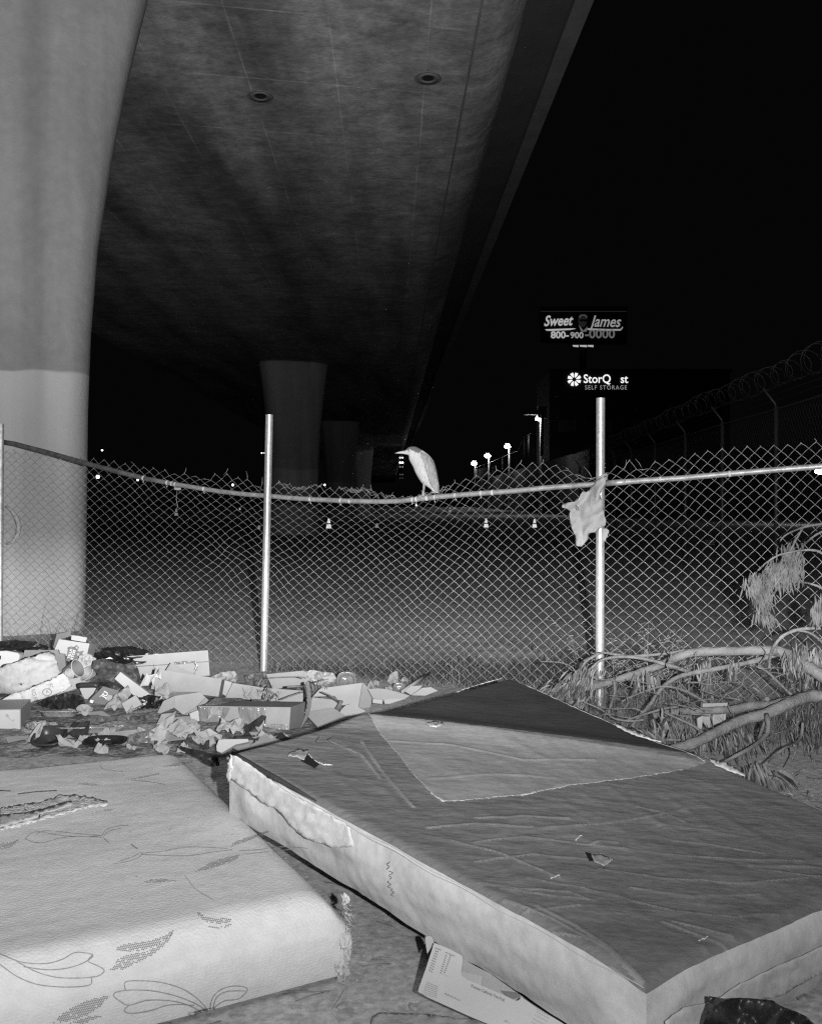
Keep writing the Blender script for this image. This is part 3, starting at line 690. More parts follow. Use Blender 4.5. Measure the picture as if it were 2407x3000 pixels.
def hit_m(u, v):
    """where the sight line meets the mattress surface"""
    C = Vector((0, 0, H)); dr = Vector(((u-U0)/F, 1, -(v-V0)/F)); pl_n = Vector(((mG-mF).y, -(mG-mF).x, 0)).normalized()
    if pl_n.y > 0: pl_n = -pl_n
    t1 = (TH-H)/dr.z; p = C+dr*t1                     # top
    side_t = (mF-C).dot(pl_n)/dr.dot(pl_n); q = C+dr*side_t
    if q.z < TH-.035: return q+pl_n*(.018*math.sin(math.pi*max(0, q.z)/TH)+.012), pl_n
    return p+Vector((0, 0, .012*N3((0, 0, 0), 1)+.004)), Vector((0, 0, 1))
from mathutils.bvhtree import BVHTree
bvh = BVHTree.FromPolygons(b.v, b.f)
def hit_m(u, v, o=.002):
    C = Vector((0, 0, H)); dr = Vector(((u-U0)/F, 1, -(v-V0)/F)).normalized(); loc, nr, ix, ds = bvh.ray_cast(C, dr)
    if loc is None: return G(u, v, TH)
    return loc-dr*o
pr_b = MB()
def prline(pts, wpx=1.3, m=1):
    q = pline(pts); vs = []
    for i, p in enumerate(q):
        a = Vector(q[max(i-1, 0)]); c = Vector(q[min(i+1, len(q)-1)]); t = (c-a); t = t.normalized() if t.length else Vector((1, 0)); nn = Vector((-t.y, t.x))*wpx/2*random.uniform(.7, 1.15)
        vs += [hit_m(p[0]+nn.x, p[1]+nn.y), hit_m(p[0]-nn.x, p[1]-nn.y)]
    pr_b.add(vs, [(2*i, 2*i+1, 2*i+3, 2*i+2) for i in range(len(q)-1)], m)
def Z3(x, y): return (x*.4985, 1545+y*.4985)       # crop coordinates -> photo units
def zl(l): return [Z3(*p) for p in l]
LN = [[(0, 930), (90, 965), (190, 972), (260, 955), (320, 925), (392, 935), (360, 965), (290, 990), (200, 998), (100, 985)],
      [(392, 935), (372, 962), (410, 980), (440, 1000), (420, 1022), (380, 1030), (330, 1033), (240, 1030), (150, 1005), (60, 955)],
      [(387, 1032), (382, 1060), (330, 1070), (240, 1070), (150, 1058), (70, 1025), (0, 975)],
      [(530, 1085), (530, 1050), (600, 1045), (680, 1052), (760, 1075), (820, 1110), (862, 1150), (888, 1186)],
      [(888, 1188), (840, 1150), (760, 1115), (660, 1090), (560, 1084), (495, 1092), (480, 1108), (505, 1130), (545, 1148), (620, 1128), (700, 1128), (770, 1140), (830, 1165), (866, 1192)],
      [(545, 1148), (525, 1172), (560, 1183), (640, 1170), (700, 1150), (760, 1145), (820, 1150)],
      [(888, 1186), (890, 1140), (910, 1100), (950, 1075), (1000, 1067), (1045, 1080), (1010, 1120), (950, 1130), (910, 1155), (893, 1186)],
      [(900, 1160), (915, 1115), (960, 1090), (1035, 1088)]]
for l in LN: prline(zl(l), 2.4)
LN2 = [[(105, 445), (150, 415), (260, 430), (350, 435), (430, 432)], [(105, 445), (170, 462), (260, 440), (340, 435), (430, 440), (462, 462)], [(150, 425), (200, 410), (300, 420), (420, 430)],
       [(430, 432), (450, 405), (500, 390), (545, 387)], [(437, 436), (460, 412), (510, 400)], [(595, 505), (680, 498), (780, 480), (870, 480), (960, 485)], [(600, 510), (700, 515), (800, 515), (900, 500), (980, 490)],
       [(600, 505), (590, 520), (540, 540), (480, 550)], [(595, 500), (560, 520), (500, 540)], [(1010, 495), (1090, 490), (1200, 478), (1300, 485)], [(1020, 510), (1120, 500), (1240, 488)],
       [(555, 195), (640, 205), (700, 215)], [(420, 130), (440, 150), (520, 160)], [(780, 600), (830, 660), (900, 700)]]
for l in LN2: prline(zl(l), 1.3)
prline(zl([(553, 467), (580, 487)]), 3); prline(zl([(440, 445), (462, 462)]), 1.5)
def leaf(poly, cell=6.6, ang=-.45, keep=.93):
    poly = zl(poly); xs_ = [p[0] for p in poly]; ys_ = [p[1] for p in poly]; ca, sa_ = math.cos(ang), math.sin(ang); cx_, cy_ = sum(xs_)/len(xs_), sum(ys_)/len(ys_)
    for i in range(-40, 40):
        for j in range(-40, 40):
            if (i+j) % 2: continue
            x = i*cell*.5; y = j*cell*.34; u, v = cx_+x*ca-y*sa_, cy_+x*sa_+y*ca
            if insidep((u, v), poly) and random.random() < keep:
                q = [(x+e*cell*.24, y+f*cell*.17) for e, f in ((-1, -1), (1, -1), (1, 1), (-1, 1))]
                pr_b.add([hit_m(cx_+a*ca-c*sa_, cy_+a*sa_+c*ca) for a, c in q], [(0, 1, 2, 3)], 2)
leaf([(745, 820), (700, 850), (640, 875), (560, 885), (510, 895), (482, 915), (540, 922), (600, 918), (660, 895), (710, 865)])
leaf([(735, 835), (690, 880), (620, 920), (540, 935), (495, 955), (465, 998), (520, 1000), (580, 970), (640, 940), (700, 890)])
leaf([(830, 752), (880, 780), (940, 780), (985, 785), (960, 800), (900, 805), (850, 785)]); leaf([(870, 812), (920, 818), (985, 800), (960, 818), (900, 826)])
leaf([(458, 1110), (430, 1110), (360, 1130), (300, 1160), (250, 1195), (225, 1225), (300, 1215), (370, 1190), (430, 1150)]); leaf([(440, 1192), (380, 1195), (320, 1215), (290, 1225), (360, 1225)])
leaf([(1160, 400), (1110, 430), (1040, 455), (975, 478), (985, 460), (1060, 432)], 4.5); leaf([(1010, 512), (950, 522), (890, 545), (820, 585), (870, 575), (940, 555), (1000, 530)], 4.5)
leaf([(600, 628), (640, 615), (700, 612), (760, 622), (700, 625), (650, 630)], 4); leaf([(80, 448), (40, 460), (0, 465), (0, 490), (50, 480)], 5); leaf([(530, 195), (600, 180), (670, 165), (675, 172), (600, 188)], 3.5)
leaf([(690, 138), (740, 125), (815, 115), (810, 125), (740, 138)], 3.2); leaf([(320, 213), (370, 208), (425, 216), (400, 221)], 3.2); leaf([(400, 330), (440, 322), (485, 316), (470, 326)], 3.2); leaf([(1035, 288), (1075, 283), (1080, 290)], 3)
quilt = b.build('quilted_cover', [M['quilt']], qm)
for k in range(26):   # dirt specks
    p = hit_m(random.uniform(20, 640), random.uniform(1640, 1900), .001); r_ = random.uniform(.001, .0035)
    pr_b.add([p+Vector((r_*math.cos(a)*1.5, r_*math.sin(a), .001)) for a in (0, 1.2, 2.4, 3.7, 5)], [(0, 1, 2, 3, 4)], 2)
pr_b.build('leaf_print', [M['line'], M['line'], M['print']], qm)
# torn slit with foam showing
sheet('torn_foam', zl([(0, 318), (90, 300), (170, 290), (245, 262), (330, 262), (400, 272), (452, 285), (458, 298), (430, 306), (380, 312), (330, 322), (230, 352), (170, 365), (100, 385), (0, 408)]),
      lambda u, v: hit_m(u, v, .009)+Vector((0, 0, .006*ridge((u/16, v/7, 0), 1, 3))), M['foam'], 5, qm, .003, 2)
sheet('torn_core', zl([(0, 345), (90, 338), (180, 320), (250, 298), (300, 285), (310, 300), (250, 322), (165, 342), (160, 358), (90, 372), (0, 398)]),
      lambda u, v: hit_m(u, v, .020)+Vector((0, 0, .002)), M['greypaper'], 6, qm, .003, 1)
b = MB()
for l in ([(100, 340), (112, 328), (104, 318)], [(155, 340), (168, 350), (160, 362)], [(165, 345), (190, 340)], [(75, 255), (150, 245), (240, 240)], [(0, 240), (45, 242)]):
    b = MB(); b.tube([hit_m(*Z3(*p), .010) for p in l], .0025, 5); b.build('tear_crack', M['ink_dark'], qm)
# frayed corner
b = MB()
for k in range(90):
    v0 = random.choice((random.uniform(1900, 2065), random.uniform(2025, 2062))); u0 = lerp_tab([(1900, 726), (1950, 733), (2000, 724), (2065, 712)], v0)
    base = W(u0-3, v0, 2.99); pts = [base]
    for j in range(5): pts.append(pts[-1]+Vector((random.uniform(-.002, .011), random.uniform(-.008, .004), random.uniform(-.011, .005))))
    b.tube(pts, [.003, .0022, .0016, .001, .0006, .0004][:len(pts)], 4)
b.build('frayed_thread', M['foam'], qm)
for (u, v, s_) in ((731, 1903, .012), (731, 2003, .014), (720, 2048, .017), (734, 2054, .010)):
    [crumple('stuffing', W(u-4+random.uniform(-3, 3), v+random.uniform(-6, 6), 2.97), s_*1.3, M['foam'], .6, (random.uniform(-1, 1), random.uniform(0, 1.5)), qm) for _ in range(3)]
#PART2
a3 = lambda l: [(x*.2077, 1308+y*.2077) for x, y in l]
a4 = lambda l: [(287.5+x*.2077, 1365.5+y*.2077) for x, y in l]
a5 = lambda l: [(575+x*.2077, 1365.5+y*.2077) for x, y in l]
a6 = lambda l: [(1114+x*.2077, 1329.6+y*.2077) for x, y in l]
a7 = lambda l: [(1401.5+x*.3, 1078+y*.3) for x, y in l]
a2 = lambda l: [(862.4+x*.5014, 1257.7+y*.5014) for x, y in l]
a1 = lambda l: [(x*.4985, 1257.7+y*.4985) for x, y in l]
def base_of(pts, d):
    us_ = [p[0] for p in pts]; vs_ = [p[1] for p in pts]; return W(sum(us_)/len(us_), max(vs_), d)
def wrinkled(d, amp=.02, s=.03, seed=0, bulge=0, c=None, r=60, lean=0, v0=0, aniso=1):
    def f(u, v):
        k = 0
        if bulge and c: k = bulge*max(0, 1-((u-c[0])/r)**2-((v-c[1])/(r*.6))**2)**.5 if ((u-c[0])/r)**2+((v-c[1])/(r*.6))**2 < 1 else 0
        P_ = (u*s, v*s*aniso, seed)
        return W(u, v, d-k-lean*(v-v0)*.003+amp*(ridge(P_, 1, seed)+.5*ridge(P_, 2.3, seed+5)))
    return f
def cloth(name, label, cat, poly, f, m, step=5, thick=.003, smooth=False, group=None, rag=1.0):
    o = sheet(name, poly, f, m, step, None, thick, rag, smooth); return tag(o, label, cat, group)
def board(name, label, cat, poly, d, m, yaw=0, tilt=0, thick=.006, group=None, mside=None, bevel=0, extv=None):
    pl = Plane((sum(p[0] for p in poly)/len(poly), sum(p[1] for p in poly)/len(poly)), yaw, tilt, d)
    o = slab(name, poly, pl, thick, m, None, 0, mside, None, bevel, extv); tag(o, label, cat, group); return o, pl
def box_thing(name, label, cat, poly, d, m, yaw=0, tilt=0, thick=.006, group=None, mside=None, bevel=0, extv=None, part='panel'):
    e = empty(name, base_of(poly, d), label, cat, group); pl = Plane((sum(p[0] for p in poly)/len(poly), sum(p[1] for p in poly)/len(poly)), yaw, tilt, d)
    slab(part, poly, pl, thick, m, e, 0, mside, None, bevel, extv); return e, pl

# ------------------------------------------------------------------ rubbish between the mattresses and the fence
# old set lying on its back, far left
e, pl = box_thing('television_set', 'boxy white faced television with grey casing, cut by the left edge of the picture', 'television', a3([(-260, 900), (210, 892), (212, 1132), (-260, 1140)]), 6.15, M['grey_plastic'], extv=(-.06, .31, 0), part='casing')
slab('front_face', a3([(-255, 905), (185, 896), (200, 901), (206, 915), (207, 1110), (200, 1126), (185, 1131), (-255, 1136)]), pl, .012, M['white_plastic'], e, .012, bevel=.004)
b = MB(); b.tube([pl.hit(*a3([(75, 945)])[0], .016), pl.hit(*a3([(155, 1005)])[0], .016)], .0075, 8); b.build('handle_bar', M['white_plastic'], e)
# printed sack and white bag
cloth('white_sack', 'big wrinkled pale sack lying on top of the pile at far left', 'sack', a3([(-220, 540), (0, 480), (250, 392), (490, 320), (540, 345), (575, 430), (605, 530), (560, 565), (430, 620), (250, 690), (110, 730), (0, 722), (-220, 690)]),
      wrinkled(6.75, .022, .016, 3, .25, (55, 1415), 110, lean=.5, v0=1415, aniso=5.0), M['paper'], 4, .03, True)
e = empty('printed_sack', G(70, 1480), 'white paper sack printed with black capitals, under the big wrinkled sack', 'sack')
pl = Plane(a3([(350, 740)])[0], 12, 15, 6.5)
sheet('paper', a3([(-60, 850), (110, 740), (260, 695), (430, 625), (560, 562), (600, 545), (640, 530), (690, 570), (722, 650), (655, 705), (560, 740), (420, 790), (310, 822), (200, 850)]), lambda u, v: pl.hit(u, v, .02*ridge((u/18, v/12, 0), 1, 4)-.012), M['white_card'], 5, e, .01)
text('RICE BE', pl, a3([(318, 700)])[0], a3([(352, 812)])[0], M['ink'], e, .012, 1.5); text('JFC', pl, a3([(482, 640)])[0], a3([(500, 690)])[0], M['ink'], e, .012, 1.8)
text('NET WT', pl, a3([(205, 722)])[0], a3([(225, 790)])[0], M['ink'], e, .012, .8)
b = MB(); b.tube([pl.hit(*a3([(480+45*math.cos(t), 722+35*math.sin(t))])[0], .012) for t in [k*.4 for k in range(17)]], .0025, 4, caps=False); b.build('printed_emblem', M['ink'], e)
text('A', pl, a3([(470, 735)])[0], a3([(500, 725)])[0], M['ink'], e, .012, 1)
# beer carton
e, pl = box_thing('beer_carton', 'white beer carton with dark banner lettering standing on top of the pile', 'carton', a3([(598, 183), (908, 228), (860, 430), (548, 300)]), 7.9, M['white_card'], yaw=-8, tilt=12, thick=.12, mside=M['card_dark'])
slab('banner', a3([(690, 278), (765, 268), (800, 310), (852, 300), (800, 395), (775, 432), (672, 400)]), pl, .002, M['card_dark'], e, .004)
text('TELLA', pl, a3([(712, 382)])[0], a3([(738, 285)])[0], M['ink_white'], e, .008, 1.1, .02); text('RTOIS', pl, a3([(744, 392)])[0], a3([(772, 296)])[0], M['ink_white'], e, .008, 1.1, .02)
b = MB(); b.tube([pl.hit(*p, .006) for p in a3([(690, 275), (720, 262), (750, 268), (780, 250), (800, 268), (785, 290), (765, 285), (770, 268)])], .005, 5); b.build('printed_scroll', M['card_dark'], e)
b = MB(); b.add([pl.hit(*p, .005) for p in a3([(780, 322), (812, 330), (800, 350), (786, 352)])], [(0, 1, 2, 3)]); b.build('printed_shield', M['greypaper'], e)
slab('back_flap', a3([(575, 130), (715, 103), (722, 150), (600, 184), (556, 292), (540, 260)]), Plane(a3([(640, 170)])[0], -8, 0, 8.06), .006, M['card_dark'], e)
slab('torn_flap', a3([(724, 143), (795, 150), (883, 168), (868, 215), (722, 190)]), Plane(a3([(800, 170)])[0], 0, 0, 8.03), .004, M['white_card'], e)
board('dark_crate', 'dark flat crate behind the big wrinkled sack', 'crate', a3([(250, 295), (590, 293), (600, 330), (655, 337), (668, 470), (640, 520), (560, 560), (380, 330), (225, 385)]), 7.3, M['card_dark'], thick=.02)
e, pl = box_thing('white_carton', 'white box with a black slot at far left above the wrinkled sack', 'box', a3([(-100, 305), (60, 298), (180, 320), (200, 350), (160, 470), (-100, 490)]), 7.35, M['white_card'], tilt=10, thick=.2, bevel=.01)
b = MB(); b.add([pl.hit(*p, .003) for p in a3([(-20, 350), (12, 350), (10, 388), (-20, 392)])], [(0, 1, 2, 3)]); b.build('slot', M['black'], e)
tag(lump('bin_bag', W(34, 1368, 8.1), (.24, .12, .07), M['black_bag'], .3, 1.8), 'slack black bin bag against the painted column base', 'bin bag')
tag(lump('bin_bag', W(262, 1390, 8.15), (.25, .12, .10), M['black_bag'], .35, 2.2), 'glossy black bin bag behind the cardboard back panel', 'bin bag')
tag(lump('paper_bag', W(182, 1399, 7.7), (.075, .06, .075), M['greypaper'], .35, 2), 'crumpled pale paper bag right of the beer carton', 'bag')
tag(lump('bin_bag', W(316, 1490, 6.8), (.10, .08, .075), M['black_bag'], .45, 2.4), 'small knotted black bag right of the pale square block', 'bin bag')
cloth('grey_plastic_bag', 'crumpled translucent grey plastic bag in the middle of the pile', 'bag', a3([(950, 400), (1060, 380), (1180, 430), (1260, 440), (1350, 412), (1400, 480), (1422, 560), (1400, 650), (1300, 640), (1230, 692), (1190, 700), (1080, 660), (1000, 640), (880, 612), (940, 570), (1000, 540), (930, 470)]),
      wrinkled(7.25, .11, .035, 12, .12, (245, 1418), 60), M['grey_bag'], 7, .004)
# cups
def cup(label, p0, p1, d, r0, r1, m, rim=True):
    e = empty('paper_cup', base_of([p0, p1], d), label, 'cup'); A, Q = W(*p0, d), W(*p1, d-.03); ax = (Q-A)
    b = MB(); b.tube([A, Q], [r0, r1], 20, caps=False); b.tube([A, A+ax*.02], [r0*.98, r0*.98], 20); b.tube([Q, A+ax*.1], [r1*.94, r0*.94], 20, caps=False); b.build('cup_body', m, e)
    x = ax.orthogonal().normalized(); y = ax.cross(x).normalized()
    b = MB(); b.tube([Q+(x*math.cos(t)+y*math.sin(t))*r1 for t in [k*math.pi/12 for k in range(25)]], .0035, 6, caps=False); b.build('rim', M['white_card'], e)
cup('dark paper cup with pale rim lying under the crumpled paper bag', a3([(680, 530)])[0], a3([(790, 478)])[0], 7.15, .048, .068, M['card_dark'])
cup('plain white paper cup beside the dark cup', a3([(630, 570)])[0], a3([(705, 535)])[0], 7.0, .03, .038, M['white_card'])
cup('round paper tub lying left of the grey plastic bag', a3([(930, 560)])[0], a3([(880, 530)])[0], 7.3, .045, .062, M['grey_plastic'])
# black rimmed tray, juice carton, long white box
e = empty('food_tray', base_of(a3([(900, 800)]), 7.0), 'white tray with thick black rim leaning beside the dark juice carton', 'tray')
b = MB(); b.tube([W(*p, 6.98) for p in a3([(790, 660), (830, 648), (960, 646), (1000, 660)])], .02, 8); b.tube([W(*p, 6.96) for p in a3([(1000, 670), (960, 740), (900, 800), (865, 860), (880, 900)])], .011, 8); b.build('rim', M['dark_plastic'], e)
slab('tray_floor', a3([(805, 680), (990, 676), (940, 760), (880, 830), (830, 740)]), Plane(a3([(900, 740)])[0], 0, 35, 7.0), .01, M['white_card'], e)
e, pl = box_thing('juice_carton', 'small dark printed carton with a pale side lying on its corner', 'carton', a3([(1045, 662), (1205, 705), (1085, 900), (905, 800)]), 6.9, M['card_dark'], yaw=10, tilt=25, thick=.08, mside=M['card_light'])
text('JU', pl, a3([(1062, 790)])[0], a3([(1100, 730)])[0], M['ink_white'], e, .004, 1.0, .02); text('Mandarin', pl, a3([(1020, 775)])[0], a3([(1075, 715)])[0], M['ink_white'], e, .004, 1.3)
b = MB(); b.tube([pl.hit(1110*.2077, 1308+780*.2077, .003), pl.hit(1110*.2077, 1308+780*.2077, .006)], .022, 14); b.build('printed_dot', M['greypaper'], e)
b = MB(); b.add([pl.hit(*p, .004) for p in a3([(915, 800), (950, 805), (940, 835), (910, 825)])], [(0, 1, 2, 3)]); b.build('price_label', M['ink_white'], e)
board('long_white_box', 'long slim white box slanting down from the grey plastic bag', 'box', a3([(1158, 585), (1218, 513), (1590, 790), (1440, 832)]), 6.95, M['white_card'], tilt=10, thick=.07, mside=M['card_light'], bevel=.004)
board('square_block', 'pale square block leaning under the long white box', 'block', a3([(1232, 835), (1375, 750), (1440, 845), (1278, 922)]), 6.65, M['card_light'], tilt=20, thick=.05)
tag(crumple('plastic_wrap', W(318, 1462, 6.95), .085, M['white_plastic'], .7, (.2, 1.4)), 'crumple of white plastic wrap behind the small black bag', 'wrapper')
# cardboard
e, pl = box_thing('cardboard_sheet', 'upright rectangular cardboard panel with peeling tape along its fold, in front of the fence', 'cardboard', a1([(537, 250), (878, 224), (886, 330), (595, 352), (541, 300)]), 8.05, M['card_light'], tilt=8, thick=.012)
b = MB(); b.tube([pl.hit(*p, .002) for p in a1([(560, 293), (700, 285), (830, 275), (880, 272)])], .0035, 4); b.build('fold_line', M['card_dark'], e)
sheet('tape', a1([(735, 274), (790, 270), (825, 268), (838, 290), (825, 325), (815, 326), (828, 292), (820, 277), (790, 280), (738, 284)]), lambda u, v: pl.hit(u, v, .012+.01*ridge((u/4, v/4, 0), 1, 2)), M['tape'], 4, e, .001)
e, pl = box_thing('cardboard_box', 'brown cardboard box lying on its side below the upright panel', 'box', a4([(190, 208), (865, 312), (830, 490), (145, 410)]), 7.1, M['card'], yaw=-6, tilt=14, thick=.1, mside=M['card_dark'], part='side_panel')
slab('flap', a4([(862, 312), (968, 345), (915, 488), (832, 440)]), Plane(a4([(900, 400)])[0], 20, 5, 7.15), .006, M['card_light'], e)
slab('flap', a4([(232, 420), (420, 440), (640, 440), (480, 470), (270, 530), (240, 500)]), Plane(a4([(400, 460)])[0], 0, 30, 6.95), .006, M['card_dark'], e)
board('cardboard_box', 'open brown cardboard box under the leafy sprig', 'box', a4([(975, 350), (1310, 402), (1700, 430), (1680, 560), (1300, 530), (900, 500)]), 7.05, M['card'], yaw=6, tilt=14, thick=.12, mside=M['card_dark'])
e, pl = box_thing('folded_cardboard', 'tent shaped folded cardboard with a pale torn corner, left of the taped box', 'cardboard', a4([(380, 483), (640, 443), (725, 520), (610, 610), (515, 708), (380, 600)]), 6.6, M['card'], yaw=14, tilt=20, thick=.007)
slab('left_flap', a4([(380, 483), (378, 602), (200, 674), (270, 535)]), Plane(a4([(300, 570)])[0], -25, 20, 6.58), .007, M['card_light'], e)
slab('right_flap', a4([(700, 500), (728, 525), (640, 620), (500, 660), (600, 600)]), Plane(a4([(650, 580)])[0], 10, 45, 6.5), .007, M['card'], e)
board('foam_block', 'small glossy white foam piece against the left end of the taped box', 'foam', a4([(532, 662), (612, 627), (628, 640), (640, 765), (600, 728), (560, 745)]), 6.32, M['white_plastic'], thick=.03, bevel=.004)
# taped long box
e = empty('taped_box', G(515, 1541), 'long cardboard box wrapped in shiny clear packing tape, lying nearest the mattresses', 'box')
pl = Plane((515, 1536, 0), -13, 0)
fr = a4([(622, 583), (1562, 597), (1542, 862), (650, 772)])
slab('carton', fr, pl, .3, M['card'], e, 0, M['card_dark'], extv=(.075, .17, 0))
tp = []
sheet('tape', a4([(625, 590), (870, 592), (860, 660), (840, 770), (655, 765)]), lambda u, v: pl.hit(u, v, .004+.0025*ridge((u/5, v/16, 0), 1, 2)), M['tape'], 4, e, .0008, .2, True)
sheet('tape', a4([(880, 592), (960, 592), (900, 700), (850, 830), (835, 800), (870, 660)]), lambda u, v: pl.hit(u, v, .006+.004*ridge((u/3, v/9, 0), 1, 5)), M['clear'], 3, e, .0008, .6, True)
sheet('tape', a4([(1030, 594), (1310, 597), (1320, 780), (1060, 780)]), lambda u, v: pl.hit(u, v, .004+.003*ridge((u/4, v/20, 0), 1, 9)), M['tape'], 4, e, .0008, .2, True)
sheet('tape', a4([(690, 755), (1540, 765), (1535, 835), (700, 772)]), lambda u, v: pl.hit(u, v, .007+.004*ridge((u/14, v/4, 0), 1, 3)), M['tape'], 4, e, .0008, .4, True)
for q in ([(630, 586), (830, 588), (815, 775), (645, 768)],):
    pass
tz = pl.hit(*fr[0]).z+.003
def topz(l): return [G(u, v, tz) for u, v in a4(l)]
b = MB(); b.prism(topz([(800, 500), (1080, 505), (980, 575), (700, 572)]), (0, 0, .0015)); b.build('tape', M['tape'], e)
b = MB(); b.prism(topz([(1180, 515), (1300, 520), (1250, 580), (1120, 578)]), (0, 0, .0015)); b.build('tape', M['tape'], e)
e, pl = box_thing('cardboard_box', 'big open cardboard box at the right end of the rubbish, beside the white bag', 'box', a5([(480, 405), (910, 347), (868, 592), (700, 575), (620, 480), (400, 490)]), 6.95, M['card_light'], yaw=6, tilt=14, thick=.008, part='front_panel')
slab('side_panel', a5([(910, 347), (985, 420), (1018, 470), (975, 625), (868, 595)]), Plane(a5([(890, 470)])[0], 35, 8, 6.93), .008, M['card'], e)
b = MB(); b.tube([pl.hit(*p, .003) for p in a5([(908, 350), (868, 590)])], .004, 4); b.build('corner_tape', M['card_light'], e)
slab('inner_flap', a5([(395, 495), (600, 520), (660, 560), (610, 640), (540, 700), (350, 765), (380, 580)]), Plane(a5([(480, 600)])[0], -8, 16, 6.6), .007, M['card'], e)
slab('bent_flap', a5([(735, 575), (800, 560), (940, 635), (800, 690), (655, 685), (690, 620)]), Plane(a5([(800, 630)])[0], 0, 40, 6.4), .012, M['card_light'], e)
board('cardboard_scrap', 'small square cardboard scrap at the foot of the taped box', 'cardboard', a4([(660, 800), (828, 788), (825, 878), (668, 885)]), 6.15, M['card'], tilt=25, thick=.006)
board('cardboard_flap', 'brown cardboard flap on the ground right of the crumpled papers', 'cardboard', a4([(1090, 850), (1265, 845), (1390, 905), (1160, 945)]), 6.0, M['card'], tilt=55, thick=.01)
cloth('white_bag', 'white plastic carrier bag lying behind the big open box', 'bag', a5([(300, 245), (380, 218), (520, 240), (600, 245), (640, 300), (668, 335), (640, 385), (490, 405), (430, 380), (370, 330), (270, 320)]), wrinkled(7.65, .05, .05, 31, .12, (672, 1426), 42), M['white_plastic'], 5, .003)
cloth('brown_bag', 'limp pale brown bag behind the box lying on its side', 'bag', a4([(745, 290), (850, 240), (990, 230), (1030, 290), (1000, 345), (880, 315)]), wrinkled(7.8, .05, .05, 41, .1, (470, 1422), 30), M['card_light'], 5, .003)
cloth('clear_clamshell', 'crushed clear plastic food container at the foot of the middle fence post', 'container', a4([(1100, 272), (1200, 255), (1330, 225), (1430, 240), (1420, 330), (1300, 385), (1180, 362), (1110, 330)]), wrinkled(7.75, .06, .09, 51, .1, (550, 1427), 35), M['clear'], 4, .002)
def disc(name, label, cat, c, d, r, tilt, m, h=.02, ribs=0, group=None, sq=1.0, rz=0, rimm=None):
    e = empty(name, W(*c, d), label, cat, group); C0 = W(*c, d); Mx = Matrix.Rotation(R(tilt), 3, 'X') @ Matrix.Rotation(rz, 3, 'Z')
    n_ = 64; rings = []
    for (k, z) in ((.02, 0), (.7, 0), (.78, h*.2), (.9, h), (1.0, h), (1.0, h*.85)):
        ring = []
        for j in range(n_):
            t = 2*math.pi*j/n_; kk = k*(1+(.03*math.cos(t*ribs) if ribs and k > .72 else 0)); ex = .7
            ring.append(C0+Mx @ Vector((math.copysign(abs(math.cos(t))**ex, math.cos(t))*r*kk, math.copysign(abs(math.sin(t))**ex, math.sin(t))*r*kk*sq, z)))
        rings.append(ring)
    b = MB(); b.loft(rings, 0, False); o = b.build('tray_shell', m, e)
    s = o.modifiers.new('t', 'SOLIDIFY'); s.thickness = .0015
    return e
disc('clear_food_tray', 'ribbed clear plastic tray in front of the printed sack', 'container', a3([(600, 975)])[0], 6.35, .13, -12, M['clear'], .04, 26, sq=.7, rz=.1)
disc('clear_food_tray', 'larger ribbed clear plastic tray, tipped, near the front of the pile', 'container', a3([(860, 1135)])[0], 6.0, .17, -10, M['clear'], .04, 30, sq=.65, rz=.4)
disc('dark_bowl', 'broken dark plastic bowl in front of the clear trays', 'bowl', a3([(510, 1225)])[0], 5.85, .10, 22, M['dark_plastic'], .05)
disc('black_plate', 'flat glossy black plastic plate against the quilted mattress', 'plate', a3([(1065, 1240)])[0], 5.72, .13, 8, M['black_bag'], .02, sq=.6)
disc('jar_lid', 'small thin ring shaped lid on the dirt near the television', 'lid', a3([(325, 1215)])[0], 5.9, .035, 5, M['greypaper'], .01)
disc('clear_dish', 'round clear dish standing behind the big open box', 'dish', a5([(745, 350)])[0], 7.5, .075, 60, M['clear'], .05)
disc('clear_dish', 'small clear dish by the stick at the right end of the rubbish', 'dish', a5([(1275, 420)])[0], 7.35, .045, 50, M['clear'], .03)
cloth('plastic_sheet', 'crinkled grey plastic sheet spread in front of the folded cardboard', 'sheet', a3([(760, 1030), (900, 990), (1100, 962), (1500, 955), (1740, 985), (1860, 1010), (1840, 1060), (1300, 1045), (900, 1045)]), wrinkled(6.35, .05, .05, 61), M['grey_bag'], 6, .003)
cloth('paper_sheet', 'flattened pale paper sheet below the plastic sheet', 'paper', a3([(1130, 1062), (1400, 1048), (1650, 1062), (1900, 1075), (1870, 1120), (1700, 1160), (1500, 1185), (1200, 1165), (1100, 1095)]), wrinkled(6.05, .04, .04, 65, lean=3, v0=1540), M['paper'], 6, .004)
cloth('plastic_film', 'clear film bag lying against the far edge of the quilted mattress', 'film', a3([(1240, 1180), (1500, 1100), (1580, 1130), (1560, 1240), (1400, 1262), (1240, 1270)]), wrinkled(5.85, .04, .06, 71), M['clear'], 6, .002)
cloth('cloth_rag', 'knobbly pale rag beside the television', 'rag', a3([(215, 1110), (290, 1040), (400, 1020), (560, 1040), (640, 1080), (560, 1140), (420, 1180), (300, 1190)]), wrinkled(6.05, .06, .10, 75), M['greypaper'], 4, .02)
cloth('card_leaflet', 'light crumpled wrapper between juice carton and square block', 'wrapper', a3([(1100, 960), (1080, 900), (1170, 750), (1300, 650), (1330, 740), (1240, 830), (1270, 900), (1200, 960)]), wrinkled(6.75, .05, .05, 77), M['paper'], 6, .003)
cloth('dark_netting', 'dark tangled bag in front of the printed sack', 'bag', a3([(390, 830), (560, 760), (700, 720), (820, 760), (880, 860), (800, 900), (700, 880), (600, 900), (440, 870)]), wrinkled(6.5, .08, .06, 79), M['dark_plastic'], 6, .004)
